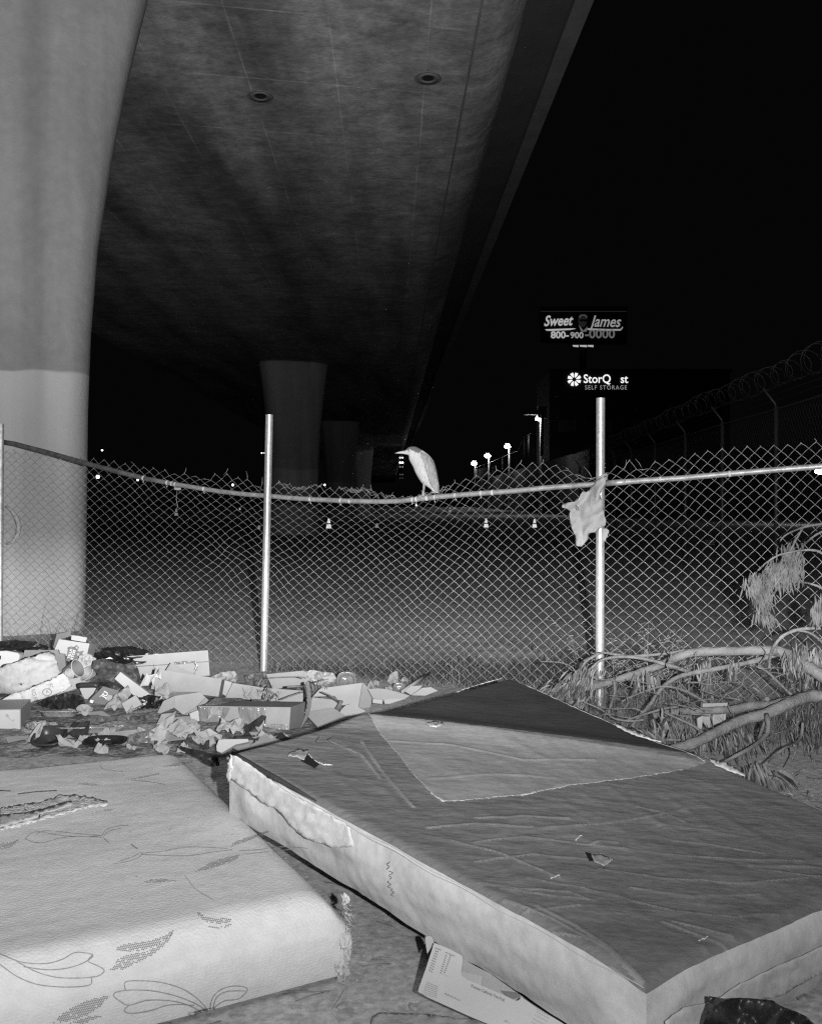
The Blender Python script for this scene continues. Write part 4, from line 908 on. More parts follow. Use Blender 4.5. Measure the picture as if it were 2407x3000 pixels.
cloth('black_liner', 'black plastic liner tucked between the two mattresses', 'bag', a4([(430, 985), (560, 1020), (700, 1050), (820, 1080), (840, 1190), (740, 1195), (620, 1110), (520, 1050)]), wrinkled(5.2, .06, .05, 83), M['dark_plastic'], 6, .005)
board('white_tray_edge', 'torn white polystyrene tray in the shadow beside the box spring', 'tray', a4([(830, 925), (880, 918), (1130, 915), (1140, 945), (1000, 975), (860, 1060), (810, 1040), (805, 990)]), 5.55, M['white_card'], tilt=30, thick=.04, bevel=.004)
# debris toward the right
board('pale_splinter', 'pale torn board with ragged edge right of the big open box', 'board', a5([(960, 412), (1060, 405), (1150, 415), (1250, 440), (1385, 478), (1330, 510), (1200, 535), (1010, 505)]), 6.85, M['card_light'], tilt=40, thick=.012)
board('plastic_strip', 'short white strip under the pale torn board', 'strip', a5([(1010, 512), (1112, 522), (1105, 562), (1008, 552)]), 6.7, M['white_card'], tilt=30, thick=.01)
board('white_strip', 'long white strip along the black edge of the box spring', 'strip', a5([(1120, 520), (1200, 515), (1340, 508), (1180, 560), (1130, 560)]), 6.6, M['white_card'], tilt=40, thick=.008)
board('cardboard_wedge', 'pale wedge of cardboard leaning on the stick', 'cardboard', a5([(1330, 432), (1390, 385), (1510, 375), (1490, 405), (1400, 475)]), 7.0, M['card_light'], tilt=30, thick=.008)
board('cardboard_wedge', 'pale wedge of cardboard poking over the top corner of the box spring', 'cardboard', a5([(1400, 475), (1510, 400), (1600, 393), (1668, 430), (1540, 478)]), 6.8, M['card_light'], tilt=30, thick=.008)
b = MB(); b.tube([W(*a5([(1310, 438)])[0], 7.0), W(*a5([(1582, 250)])[0], 7.55)], .012, 8); o = b.build('wooden_stick', M['card_light']); tag(o, 'straight pale stick leaning toward the fence right of the rubbish', 'stick')
e = empty('palm_bark', W(640, 1540, 6.3), 'tall curved pale strip of bark standing upright before the big open box', 'bark')
sheet('bark_strip', a5([(330, 345), (362, 335), (378, 400), (388, 560), (352, 700), (290, 800), (262, 838), (318, 690), (345, 560), (335, 400)]), lambda u, v: W(u, v, 6.28+.03*math.sin((v-1440)/30)), M['bark'], 4, e, .01)
b = MB()
for l, r_ in (([(140, 392), (220, 385), (300, 388)], .008), ([(75, 520), (180, 480), (300, 440)], .005), ([(-60, 300), (100, 290), (260, 285), (330, 300)], .004), ([(490, 440), (560, 470), (620, 500), (655, 530), (660, 560)], .005), ([(695, 535), (655, 600), (620, 650), (558, 722)], .013), ([(560, 310), (480, 330), (400, 350)], .004)):
    b = MB(); b.tube([W(*p, 6.45+.02*i) for i, p in enumerate(a5(l))], r_, 7); b.build('twig', M['bark'], e)

def leaves(parent, clusters, m=None, name='leaves'):
    b = MB()
    for (u, v, d, su, sv, n_, L_, wd, ang) in clusters:
        for _ in range(int(n_*.8)):
            uu = random.gauss(u, su*.62); vv = random.gauss(v, sv*.5); dd = d+random.uniform(-.06, .06); p = W(uu, vv, dd)
            a = R(ang)+random.gauss(0, .36); dr = Vector((math.sin(a), random.uniform(-.3, .3), -math.cos(a))).normalized()
            sd = dr.cross(Vector((random.uniform(-.6, .6), -1, random.uniform(-.3, .3)))).normalized(); L2 = L_*random.uniform(.35, 1.0); w2 = wd*random.uniform(.6, 1.35)
            pts = []; curl = random.uniform(-.35, .35); q = p.copy()
            for k in range(6):
                f = k/5; wk = w2*math.sin(math.pi*(.08+.88*f)); fold = sd.cross(dr)*wk*.5
                pts += [q-sd*wk, q+fold, q+sd*wk]
                dr = (dr+sd*curl*.25+Vector((0, 0, -.22))).normalized(); q = q+dr*L2/5
            b.add(pts, [(3*k+j, 3*k+j+1, 3*k+4+j, 3*k+3+j) for k in range(5) for j in (0, 1)], random.choice((0, 0, 1, 2)), False)
    return b.build(name, [m or M['leaf'], m or M['leaf_dark'], m or M['leaf_pale']], parent)
leaves(e, [(a4([(1350, 430)])[0]+(6.5, 22, 12, 16, .07, .0035, 50)), (a4([(1340, 380)])[0]+(6.5, 18, 10, 12, .06, .0035, -60)), (a5([(450, 350)])[0]+(6.55, 18, 8, 14, .06, .003, 20)), (a4([(1330, 460)])[0]+(6.45, 16, 8, 12, .06, .004, -20))])
# low mound of flattened litter under it all
b = MB(); xs2 = [-4.4+.08*i for i in range(62)]; ys2 = [5.2+.08*i for i in range(38)]
def mound(x, y):
    u = U0+F*x/y; e1 = max(0, min(1, (y-5.5)/.8))*max(0, min(1, (8.1-y)/.9)); e2 = max(0, min(1, (700-u)/150))
    return -.02+e1*e2*(.045+.035*N3((x, y, 0), 2.2, 4)+.03*ridge((x, y, 0), 5, 9)) 
nx2 = len(xs2); b.add([(x, y, mound(x, y)) for y in ys2 for x in xs2], [(j*nx2+i, j*nx2+i+1, (j+1)*nx2+i+1, (j+1)*nx2+i) for j in range(len(ys2)-1) for i in range(nx2-1)])
M['litter'] = mat('trodden_litter', .2, .9, .75, 9, .8, 30, var2=.4, scale2=45)
tag(b.build('litter', M['litter']), 'trodden mass of flattened mixed litter under the rubbish', 'litter', None, 'stuff')

for i, (l, lab, d_, m_, yw, tl) in enumerate((([(640, 1500), (700, 1490), (735, 1512), (668, 1530)], 'flattened brown carton by the foot of the curved bark strip', 6.3, 'card', -10, 55),
        ([(360, 1395), (430, 1430), (400, 1452), (330, 1440)], 'brown carton wedged behind the box lying on its side', 7.6, 'card', 15, 35), ([(95, 1420), (160, 1400), (190, 1440), (120, 1462)], 'grey printed carton under the dark paper cup', 7.3, 'greypaper', 5, 40),
        ([(60, 1556), (150, 1548), (170, 1566), (80, 1578)], 'thin flattened card on the dirt in front of the rag', 5.95, 'card_light', 0, 70), ([(205, 1545), (290, 1536), (330, 1552), (240, 1566)], 'folded newspaper sheet behind the black plate', 5.95, 'greypaper', 0, 66),
        ([(560, 1420), (640, 1412), (650, 1440), (575, 1452)], 'square carton end behind the leafy sprig', 7.5, 'card', 0, 20), ([(470, 1560), (560, 1548), (600, 1562), (500, 1578)], 'creased brown wrapping paper in front of the taped box', 5.7, 'card', 0, 66))):
    board('flattened_carton' if 'carton' in lab else 'flat_sheet', lab, 'cardboard' if 'carton' in lab else 'paper', l, d_, M[m_], yw, tl, .012)
for i, (l, lab, d_, m_, yw, tl) in enumerate((([(120, 1506), (215, 1497), (240, 1512), (140, 1524)], 'flat brown carton lid lying just behind the tipped clear tray', 6.5, 'card', 10, 66), ([(330, 1512), (405, 1508), (418, 1524), (345, 1530)], 'flat grey card lying at the left foot of the taped box', 6.3, 'greypaper', -6, 68),
        ([(10, 1552), (70, 1548), (92, 1562), (20, 1570)], 'flattened carton piece on the dirt below the television', 5.9, 'card', 0, 70), ([(300, 1548), (370, 1540), (392, 1556), (318, 1564)], 'brown paper lying by the far corner of the quilted mattress', 5.95, 'card', 6, 70))):
    board('flat_sheet', lab, 'cardboard', l, d_, M[m_], yw, tl, .008)
# scraps strewn through the pile
kinds = [('crumpled_paper', 'crumpled pale paper scrap strewn in the rubbish before the fence', 'paper', 'crumpled paper scraps in the rubbish', 'paper', .045),
         ('dark_scrap', 'dark crumpled plastic scrap strewn in the rubbish before the fence', 'scrap', 'dark plastic scraps in the rubbish', 'dark_plastic', .05),
         ('cardboard_chip', 'torn brown cardboard chip strewn in the rubbish before the fence', 'cardboard', 'cardboard chips in the rubbish', 'card', .045)]
for i in range(48):
    kd = kinds[random.choice((0, 0, 0, 1, 2, 2))]; 
    if i < 12: u = random.uniform(335, 560); v = random.uniform(1540, 1582)-abs(u-440)*.0
    elif i < 32: u = random.uniform(20, 640); v = random.uniform(1480, 1565)
    elif i < 42: u = random.uniform(40, 340); v = random.uniform(1545, 1590)-.05*u+10
    else: u = random.uniform(700, 900); v = random.uniform(1440, 1475)-(u-700)*.08
    p = G(u, v, .02); s_ = kd[5]*random.uniform(.45, 1.15)
    p.z += mound(p.x, p.y)-.01 if p.y > 5.2 else 0; o = crumple(kd[0], p, s_*1.6, M[kd[4]]); tag(o, kd[1], kd[2], kd[3])
for i, (x, y, s_) in enumerate(((240, 930, .07), (420, 880, .075), (520, 905, .06), (610, 930, .055), (920, 850, .08), (1000, 830, .06), (760, 950, .09), (690, 1000, .07))):
    o = crumple('crumpled_tissue', W(*a4([(x, y)])[0], 5.85), s_*1.05, M['paper' if i % 2 else 'greypaper'], .3); tag(o, 'crumpled pale tissue between taped box and quilted mattress', 'tissue', 'crumpled tissues at the mattress edge')
# ------------------------------------------------------------------ foreground: fruit carton, paper, black bag
def c8(l): return [(826.5+x*.2493, 1940.4+y*.2493) for x, y in l]
e = empty('fruit_carton', G(1000, 2100), 'white printed fruit carton lying open beside the near edge of the box spring', 'carton')
pl = Plane(c8([(600, 650)])[0], -22, 32, None and 0 or 2.66)
face = c8([(350, 182), (470, 230), (570, 283), (590, 300), (588, 360), (578, 430), (590, 465), (640, 498), (760, 548), (960, 635), (1040, 672), (1062, 668), (1090, 642), (1200, 720), (1440, 865), (1600, 960), (1500, 1060), (1000, 950), (640, 800), (300, 645), (214, 596), (222, 560), (280, 400)])
slab('printed_face', face, pl, .004, M['white_card'], e)
pl2 = Plane(c8([(700, 500)])[0], -22, 32, 2.76)
slab('inner_panel', c8([(345, 250), (560, 300), (700, 380), (820, 440), (1100, 640), (1140, 720), (700, 650), (400, 500)]), pl2, .004, M['card'], e)
slab('inner_panel', c8([(590, 428), (765, 470), (760, 545), (600, 520)]), pl2, .003, M['card_light'], e, .012)
slab('inner_panel', c8([(920, 590), (1060, 605), (1090, 640), (1000, 670)]), pl2, .003, M['card_dark'], e, .015)
slab('end_flap', c8([(275, 135), (300, 122), (328, 130), (350, 180), (330, 215), (292, 275), (282, 210)]), Plane(c8([(300, 200)])[0], 10, 10, 2.82), .006, M['card_light'], e)
text('Premium California Tree Fruit', pl, c8([(662, 556)])[0], c8([(944, 680)])[0], M['ink'], e, .003, 1.3, .012)
text('PRODUCE OF U.S.A.', pl, c8([(440, 620)])[0], c8([(572, 678)])[0], M['ink'], e, .003, 1.2)
text('CAT. 1', pl, c8([(940, 848)])[0], c8([(985, 864)])[0], M['ink'], e, .003, 1.2)
b = MB()
def row(x0, y0, x1, y1, n_, wd, hh):
    A, Q = Vector((x0, y0)), Vector((x1, y1)); dr = (Q-A).normalized(); up = Vector((-dr.y, dr.x))
    for i in range(n_):
        c_ = A.lerp(Q, (i+.5)/n_); q = [c_+dr*(i2*wd)+up*(j2*hh) for i2, j2 in ((-1, -1), (1, -1), (1, 1), (-1, 1))]
        b.add([pl.hit(*c8([tuple(z)])[0], .0025) for z in q], [(0, 1, 2, 3)])
for k in range(7): row(285-6*k+2, 516+18*k-k*2, 385-k*2, 556+15*k, 9, 4.2, 2.2)
b.build('small_print', M['ink'], e)
b = MB()
for (x0, y0, x1, y1) in ((360, 250, 308, 412), (445, 290, 402, 435), (375, 255, 325, 425), (485, 290, 432, 430)):
    for i in range(9):
        f = i/8; x, y = x0+(x1-x0)*f, y0+(y1-y0)*f; row(x-1, y, x+14, y+6, 2, 2.8, 4.5)
for (x, y) in ((1215, 740), (1215, 765), (1200, 790), (1180, 820), (1170, 850)): row(x, y, x+110, y+60, 8, 3.5, 2.5)
row(358, 225, 410, 245, 5, 4, 4); row(445, 262, 530, 298, 7, 4, 4); row(415, 446, 475, 470, 1, 30, .7)
b.build('size_chart', M['ink'], e)
sheet('wet_paper', [(776, 2170), (786, 2142), (800, 2133), (850, 2135), (905, 2137), (960, 2145), (1010, 2146), (1040, 2160), (1050, 2190), (780, 2190)], lambda u, v: G(u, v, .02+.012*N3((u/25, v/25, 0))), M['paper'], 6, None, .003)
tag(bpy.data.objects['wet_paper'], 'flat pale sheet of paper on the dirt below the fruit carton', 'paper')
def k9(l): return [(1150.1+x*.3353, 1904.6+y*.3353) for x, y in l]
cloth('black_bag', 'black plastic bag with pinched corner at the bottom right', 'bin bag', k9([(1020, 578), (1080, 588), (1130, 597), (1200, 588), (1290, 592), (1420, 606), (1470, 640), (1560, 672), (1620, 700), (1700, 770), (1800, 900), (1400, 950), (940, 850), (985, 730), (1015, 660)]),
      lambda u, v: W(u, v, 2.42+.07*ridge((u/55+v/80, v/70, 0), 1, 3)+.012*ridge((u/22, v/40, 0), 1, 5)), M['bag_film'], 5, .002, True, None, .3)
sc = [(1400, 2176), (1430, 2150), (1490, 2112)]
chips = [(508, 1163+1000-20), (1500, 1600)]
for i, (u, v) in enumerate(((503, 2141), (722, 2117), (870, 2090+30), (1640, 2060), (1690, 2100))):
    p = G(u, v, .006); o = lump('paper_chip', p, (.022, .012, .004), M['paper'], .4, 2, None, False, 2, i); tag(o, 'tiny white paper chip lying on the foreground dirt', 'paper', 'tiny chips on the foreground dirt')

# ------------------------------------------------------------------ fallen branches and hanging dead leaves (right)
def branch(parent, px, d, r, name='limb', m=None):
    n_ = len(px); P2 = pline(px, sub=5); k = len(P2); pts = []; rs = []
    for i, p in enumerate(P2):
        f = i/(k-1); dd = d[0]+(d[1]-d[0])*f if isinstance(d, tuple) else d
        rr = r[0]+(r[1]-r[0])*f if isinstance(r, tuple) else r
        pts.append(W(p[0], p[1], dd+.03*math.sin(i*.4))); rs.append(rr*.93*(1+.07*math.sin(i*1.9+n_)+.13*(i % 9 == 0)))
    b = MB(); b.tube(pts, rs, 10); return b.build(name, m or M['bark'], parent)
br1 = empty('fallen_branch', W(1500, 1500, 6.2), 'forked bare fallen branch arching highest over the heap against the fence', 'branch')
branch(br1, a2([(670, 402), (720, 385), (800, 368), (900, 338), (1020, 298), (1100, 262), (1150, 242), (1220, 230), (1380, 226), (1540, 222)]), (6.5, 6.0), (.024, .033))
branch(br1, a2([(1530, 222), (1600, 245), (1660, 285), (1730, 330), (1800, 380)]), (6.0, 5.6), (.036, .042))
branch(br1, a2([(930, 545), (965, 500), (1010, 450), (1060, 380), (1120, 338), (1180, 320), (1300, 298), (1430, 272), (1545, 238)]), (6.1, 6.02), (.012, .018))
branch(br1, a2([(1510, 300), (1512, 255), (1530, 205), (1570, 160), (1640, 134), (1740, 130)]), (6.0, 5.8), (.009, .012), 'twig')
branch(br1, a2([(1610, 138), (1680, 150), (1740, 195)]), (5.9, 5.7), (.006, .009), 'twig')
branch(br1, a2([(760, 300), (810, 262), (900, 250), (1000, 262), (1100, 290), (1185, 318)]), (6.4, 6.1), (.009, .014), 'twig')
branch(br1, a2([(730, 270), (800, 234), (860, 240), (920, 248), (1040, 240), (1160, 225)]), (6.5, 6.3), (.008, .012), 'twig')
branch(br1, a2([(830, 505), (845, 450), (860, 400), (858, 350)]), 6.2, (.008, .01), 'twig')
branch(br1, a2([(1220, 520), (1230, 400), (1250, 330), (1262, 270)]), 6.05, (.006, .008), 'twig')
branch(br1, a2([(640, 400), (700, 330), (740, 270), (800, 235)]), 6.45, (.006, .009), 'twig')
branch(br1, a2([(1430, 285), (1480, 300), (1520, 330), (1570, 380), (1612, 418)]), (6.0, 5.9), (.006, .010), 'twig')
leaves(br1, [a2([(735, 330)])[0]+(6.4, 34, 26, 170, .11, .006, -25), a2([(650, 375)])[0]+(6.35, 30, 14, 90, .10, .005, -55), a2([(720, 440)])[0]+(6.2, 30, 12, 60, .09, .005, -40), a2([(1000, 330)])[0]+(6.2, 16, 14, 34, .14, .008, 5), a2([(955, 330)])[0]+(6.2, 5, 8, 8, .12, .008, 5),
             a2([(1240, 310)])[0]+(6.05, 14, 30, 90, .12, .005, 0), a2([(1350, 290)])[0]+(6.0, 14, 14, 34, .12, .005, 10), a2([(1700, 260)])[0]+(5.8, 45, 40, 260, .13, .005, 0), a2([(1640, 270)])[0]+(5.9, 22, 20, 90, .12, .005, -5)])
br2 = empty('fallen_branch', W(1560, 1560, 5.7), 'thick smooth fallen branch splitting in two, lying lowest beside the box spring', 'branch')
branch(br2, a2([(1060, 655), (1100, 640), (1200, 610), (1300, 562), (1400, 515), (1500, 488), (1600, 442), (1680, 418), (1760, 415)]), (5.2, 5.4), (.028, .036))
branch(br2, a2([(1020, 500), (1100, 484), (1200, 478), (1350, 472), (1440, 455), (1530, 450), (1600, 434), (1645, 422)]), (5.9, 5.5), (.022, .030))
branch(br2, a2([(1285, 715), (1340, 682), (1400, 650), (1450, 620), (1495, 580), (1505, 540), (1498, 495)]), (4.9, 5.25), (.010, .014), 'twig')
branch(br2, a2([(1500, 500), (1480, 550), (1465, 600), (1450, 630)]), (5.3, 5.2), (.009, .010), 'twig')
branch(br2, a2([(1060, 600), (1100, 598), (1160, 604), (1220, 610)]), 5.5, (.008, .010), 'twig')
branch(br2, a2([(1240, 578), (1190, 540), (1130, 512), (1060, 480)]), (5.4, 5.6), (.010, .006), 'twig')
branch(br2, a2([(1500, 428), (1470, 400), (1438, 376)]), (5.6, 5.8), (.012, .005), 'twig')
branch(br2, a2([(890, 438), (960, 405), (1050, 376), (1110, 380), (1170, 400), (1240, 440)]), (6.1, 5.9), (.006, .008), 'twig')
branch(br2, a2([(730, 440), (800, 470), (860, 510), (930, 520), (980, 515)]), (6.0, 5.8), (.005, .008), 'twig')
branch(br2, a2([(900, 520), (960, 500), (1060, 470), (1130, 460)]), 5.9, (.006, .009), 'twig')
leaves(br2, [a2([(1095, 520)])[0]+(5.6, 26, 24, 100, .15, .006, 0), a2([(1180, 590)])[0]+(5.4, 24, 20, 90, .12, .005, -5), a2([(1010, 560)])[0]+(5.6, 26, 10, 60, .12, .006, 60), a2([(1370, 590)])[0]+(5.3, 34, 18, 140, .12, .005, 20), a2([(1190, 655)])[0]+(5.1, 20, 8, 50, .09, .004, 30), a2([(1160, 520)])[0]+(5.6, 14, 18, 60, .14, .006, 10)])
for br_, reg, n_ in ((br1, ((1200, 1385), (1700, 1500)), 34), (br2, ((1240, 1470), (1640, 1600)), 30)):
    for k in range(n_):
        u = random.uniform(reg[0][0], reg[1][0]); v = random.uniform(reg[0][1], reg[1][1]); dd = random.uniform(5.7, 6.4) if br_ == br1 else random.uniform(5.3, 5.9); a = random.choice((random.gauss(.25, .5), random.gauss(2.6, .5), random.gauss(1.5, .5))); px_ = [(u, v)]
        for j in range(4): a += random.gauss(0, .35); px_.append((px_[-1][0]+math.cos(a)*random.uniform(14, 30), px_[-1][1]-math.sin(a)*random.uniform(6, 18)))
        branch(br_, px_, dd, (.0045, .0018), 'twig')
br3 = empty('leaf_bunch', G(1610, 1660), 'fan of long drooping dead leaves on the dirt right of the box spring', 'leaves')
branch(br3, a2([(1470, 690), (1468, 720), (1462, 745)]), 4.9, .006, 'twig')
leaves(br3, [a2([(1440, 715)])[0]+(4.9, 14, 12, 42, .16, .007, 10), a2([(1480, 730)])[0]+(4.85, 18, 12, 46, .17, .008, 30), a2([(1530, 760)])[0]+(4.8, 18, 10, 34, .14, .007, 50)])
sheet('white_wrapper', [(1602, 1650), (1612, 1647), (1640, 1650), (1665, 1660), (1669, 1676), (1655, 1672), (1645, 1680), (1625, 1665)], lambda u, v: G(u, v, .04+.02*N3((u/9, v/9, 0))), M['paper'], 5, None, .003)
tag(bpy.data.objects['white_wrapper'], 'torn white wrapper under the fan of dead leaves', 'wrapper')
br4 = empty('bare_twig', W(1640, 1620, 5.0), 'thin bare crooked twig standing on the dirt at right', 'twig')
branch(br4, a7([(705, 1765), (760, 1715), (830, 1660), (905, 1630), (950, 1570), (960, 1480)]), (4.9, 5.3), (.005, .009), 'twig'); branch(br4, a7([(900, 1640), (905, 1700), (850, 1790)]), 4.95, (.006, .003), 'twig')
leaves(br4, [a7([(1000, 1530)])[0]+(5.5, 40, 40, 160, .07, .003, 10), a7([(1040, 1450)])[0]+(5.6, 40, 30, 120, .07, .003, -30)])
sp1 = empty('hanging_branch', W(1800, 1100, 5.6), 'thin branch reaching in from the right with hanging clumps of dead leaves', 'branch')
branch(sp1, a7([(1250, 70), (1095, 85), (1000, 98), (930, 120), (860, 150), (820, 180), (800, 208)]), (5.5, 5.8), (.009, .004), 'twig')
branch(sp1, a7([(1250, 90), (1095, 140), (1040, 170), (985, 215), (945, 262)]), (5.5, 5.8), (.008, .004), 'twig')
branch(sp1, a7([(1250, 400), (1095, 290), (1030, 268), (950, 270), (860, 285), (780, 308), (700, 360), (640, 415)]), (5.5, 5.8), (.009, .004), 'twig')
branch(sp1, a7([(962, 108), (925, 175), (890, 240), (855, 300), (790, 380)]), 5.75, (.007, .004), 'twig')
branch(sp1, a7([(1250, 620), (1095, 535), (1040, 512), (980, 497), (915, 492)]), (5.5, 5.8), (.009, .005), 'twig')
leaves(sp1, [a7([(880, 300)])[0]+(5.75, 22, 30, 150, .10, .0045, -8), a7([(800, 400)])[0]+(5.75, 26, 22, 170, .11, .0045, -30), a7([(860, 440)])[0]+(5.75, 10, 18, 60, .10, .0045, 0), a7([(930, 400)])[0]+(5.75, 10, 22, 50, .10, .0045, -12), a7([(650, 520)])[0]+(5.78, 22, 28, 150, .12, .005, 12), a7([(640, 450)])[0]+(5.78, 12, 10, 40, .10, .0045, -5),
             a7([(680, 620)])[0]+(5.78, 14, 20, 70, .10, .004, 25), a7([(715, 740)])[0]+(5.78, 12, 10, 60, .09, .004, 35), a7([(1075, 680)])[0]+(5.6, 12, 26, 90, .11, .005, 0), a7([(655, 710)])[0]+(5.78, 8, 8, 24, .09, .004, 0)], M['leaf_hang'])
# tall dry grass and weeds
def grass(name, label, pts, n_, hgt, m, seedhead=False, lean=.4):
    b = MB()
    for _ in range(n_):
        x, y = pts(); h_ = hgt*random.uniform(.4, 1.2); a = random.uniform(0, 6.28); ln = lean*random.uniform(.2, 1.2); q = Vector((x, y, -.01)); P2 = [q+Vector((math.cos(a)*ln*h_*(k/4)**2, math.sin(a)*ln*h_*(k/4)**2, h_*(k/4)*(1-.15*ln*(k/4)))) for k in range(5)]
        wd = .0016+.002*random.random(); s_ = Vector((math.sin(a), -math.cos(a), 0)); s_ = Vector((1, 0, 0)) if abs(s_.x) < .2 else s_
        b.add([p for k, p0 in enumerate(P2) for p in (p0-s_*wd*(1-k/4.5), p0+s_*wd*(1-k/4.5))], [(2*k, 2*k+1, 2*k+3, 2*k+2) for k in range(4)])
        if seedhead:
            for j in range(14):
                t = random.uniform(.6, 1.0); p = P2[2].lerp(P2[4], max(0, (t-.5)*2)); dd = Vector((random.uniform(-1, 1), random.uniform(-1, 1), random.uniform(-.6, .6)))*.03
                b.add([p, p+dd, p+dd*1.25+Vector((.002, 0, -.008)), p+dd*.98+Vector((.003, 0, -.004))], [(0, 1, 2, 3)])
    o = b.build(name, m); return tag(o, label, 'grass', None, 'stuff')
M['weed'] = mat('dark_weed', .055, .9, .4, 6); M['straw'] = mat('dry_straw', .24, .8, .3, 10)
def wp():
    while True:
        y = 7.6+abs(random.gauss(0, 1.15)); x = random.uniform(-4.3, 2.4)
        if y > 7.705/(1+.461*x/y)+.1 and N3((x, y, 0), .9, 3)+.25*N3((x, y, 0), 3, 5) > -.02+.09*(y-8): return x, y
grass('weeds', 'low dark scrubby weeds growing along the far side of the fence', wp, 3600, .11, M['weed'], lean=1.1)
grass('dry_grass', 'sparse dry grass stubble behind the fence', wp, 420, .12, M['straw'], lean=1.2)
grass('seeding_grass', 'tall wispy seed head grass beside the right fence post', lambda: (random.gauss(1.75, .28), random.gauss(7.05, .12)), 70, .55, M['straw'], True, .6)
grass('column_weeds', 'tall thin dark weeds growing against the painted column', lambda: (random.uniform(-4.5, -3.35), random.uniform(9.4, 10.2)), 38, .5, M['weed'], False, 1.5)
grass('shaded_grass', 'tangled dark grass under the fallen branches', lambda: (random.uniform(1.0, 3.4), random.uniform(5.6, 6.9)), 1300, .2, M['leaf'], False, 1.3)
def strawp(): 
    return random.uniform(1.3, 3.2), random.uniform(4.2, 6.2)
b = MB()
for _ in range(700):
    if random.random() < .75: x, y = strawp()
    else: x, y = random.uniform(-.8, 2.2), random.uniform(2.3, 3.9)
    a = random.uniform(0, 3.14); l = random.uniform(.02, .11); z = gz(x, y)+.004; c_, s_ = math.cos(a)*l, math.sin(a)*l; 
    b.tube([(x-c_, y-s_, z), (x+.1*s_, y-.1*c_, z+.006), (x+c_, y+s_, z)], random.uniform(.0008, .0022), 3)
tag(b.build('straw_litter', M['straw']), 'scattered straw and dry stalks on the dirt', 'straw', None, 'stuff')
b = MB()
for _ in range(3200):
    x, y = random.uniform(-1.6, 3.2), random.choice((random.uniform(2.2, 4), random.uniform(4, 7))); s_ = random.uniform(.0015, .006); z = gz(x, y); sd = [Vector((random.uniform(.6, 1), 0, 0)) for _ in range(4)]
    v_ = [Vector((x, y, z+s_*1.1))]+[Vector((x+s_*random.uniform(.7, 1.3)*math.cos(t), y+s_*random.uniform(.7, 1.3)*math.sin(t), z)) for t in (0, 1.3, 2.5, 3.8, 5)]
    b.add(v_, [(0, 1, 2), (0, 2, 3), (0, 3, 4), (0, 4, 5), (0, 5, 1)])
tag(b.build('gravel', mat('small_gravel', .30, .95, .5, 40)), 'fine gravel scattered over the dirt', 'gravel', None, 'stuff')
e = empty('broken_crate', G(1490, 1530), 'pale broken crate half hidden behind the fallen branches', 'crate')
pl = Plane(a7([(320, 1450)])[0], 0, 12, 6.0)
slab('white_slat', a7([(220, 1450), (260, 1430), (250, 1540), (225, 1560)]), pl, .02, M['card_light'], e); slab('side_board', a7([(265, 1345), (440, 1340), (420, 1500), (300, 1520), (262, 1470)]), pl, .02, M['card'], e, -.02)
slab('white_slat', a7([(315, 1470), (330, 1380), (342, 1382), (330, 1500)]), pl, .01, M['card_light'], e, .012); slab('white_slat', a7([(398, 1430), (412, 1428), (412, 1480), (400, 1482)]), pl, .01, M['card_light'], e, .012)

# ------------------------------------------------------------------ night heron on the rail
M['plume'] = mat('pale_grey_plumage', .58, .9, .16, 70, .45, 160, spec=.1, stretch=(1, 1, .35))
M['wingm'] = mat('grey_wing_feathers', .37, .9, .30, 70, .6, 120, spec=.1, stretch=(1, 1, .25))
M['cap'] = mat('dark_crown_feathers', .16, .9, .2, 40, .3, 150, spec=.1)
M['bill'] = mat('dark_bill', .34, .5, .25, 60)
M['legm'] = mat('pale_scaly_leg', .42, .6, .15, 200, .3, 400)
DB = fd(880, .13)
bx = lambda x, y: (812.1+.0831*x, 919.9+.0831*y)
heron = empty('night_heron', FW(890, 1045, .052), 'pale grey heron with dark crown perched hunched on the bent top rail', 'bird')
ST = [((228, 415), (230, 412), 2), ((280, 417), (285, 392), 7), ((340, 420), (350, 370), 12), ((430, 425), (430, 352), 19), ((490, 437), (485, 342), 27), ((525, 444), (512, 322), 38), ((560, 457), (545, 285), 56), ((578, 478), (590, 256), 74), ((583, 505), (660, 242), 88), ((584, 535), (750, 246), 98), ((594, 580), (850, 292), 112),
      ((640, 670), (980, 372), 138), ((690, 760), (1100, 470), 160), ((735, 880), (1205, 610), 172), ((800, 1000), (1265, 775), 170), ((870, 1110), (1300, 920), 152), ((935, 1190), (1325, 1060), 125), ((1050, 1262), (1345, 1160), 92), ((1120, 1312), (1352, 1230), 68), ((1165, 1360), (1352, 1310), 50), ((1185, 1425), (1335, 1420), 34)]
def hs(t):   # smooth station
    k = t*(len(ST)-1); i = min(int(k), len(ST)-2); f = k-i
    def g_(j): j = max(0, min(len(ST)-1, j)); a, q, w_ = ST[j]; return Vector((a[0], a[1], q[0], q[1], w_))if False else (a[0], a[1], q[0], q[1], w_)
    p0, p1, p2, p3 = g_(i-1), g_(i), g_(i+1), g_(i+2)
    return [.5*((2*p1[x])+(-p0[x]+p2[x])*f+(2*p0[x]-5*p1[x]+4*p2[x]-p3[x])*f*f+(-p0[x]+3*p1[x]-3*p2[x]+p3[x])*f**3) for x in range(5)]
sz = .0831/F*DB
def hpt(t, wv, sidew=-1, o=0.0, wsc=1.0):
    fx, fy, gx, gy, hw = hs(t); x = fx+(gx-fx)*wv; y = fy+(gy-fy)*wv; dep = hw*math.sqrt(max(0, 1-(2*wv-1)**2))*wsc
    p = W(*bx(x, y), DB); return p+Vector((0, sidew*(dep*sz+o), 0))
NSt, NA = 150, 48; rings = []
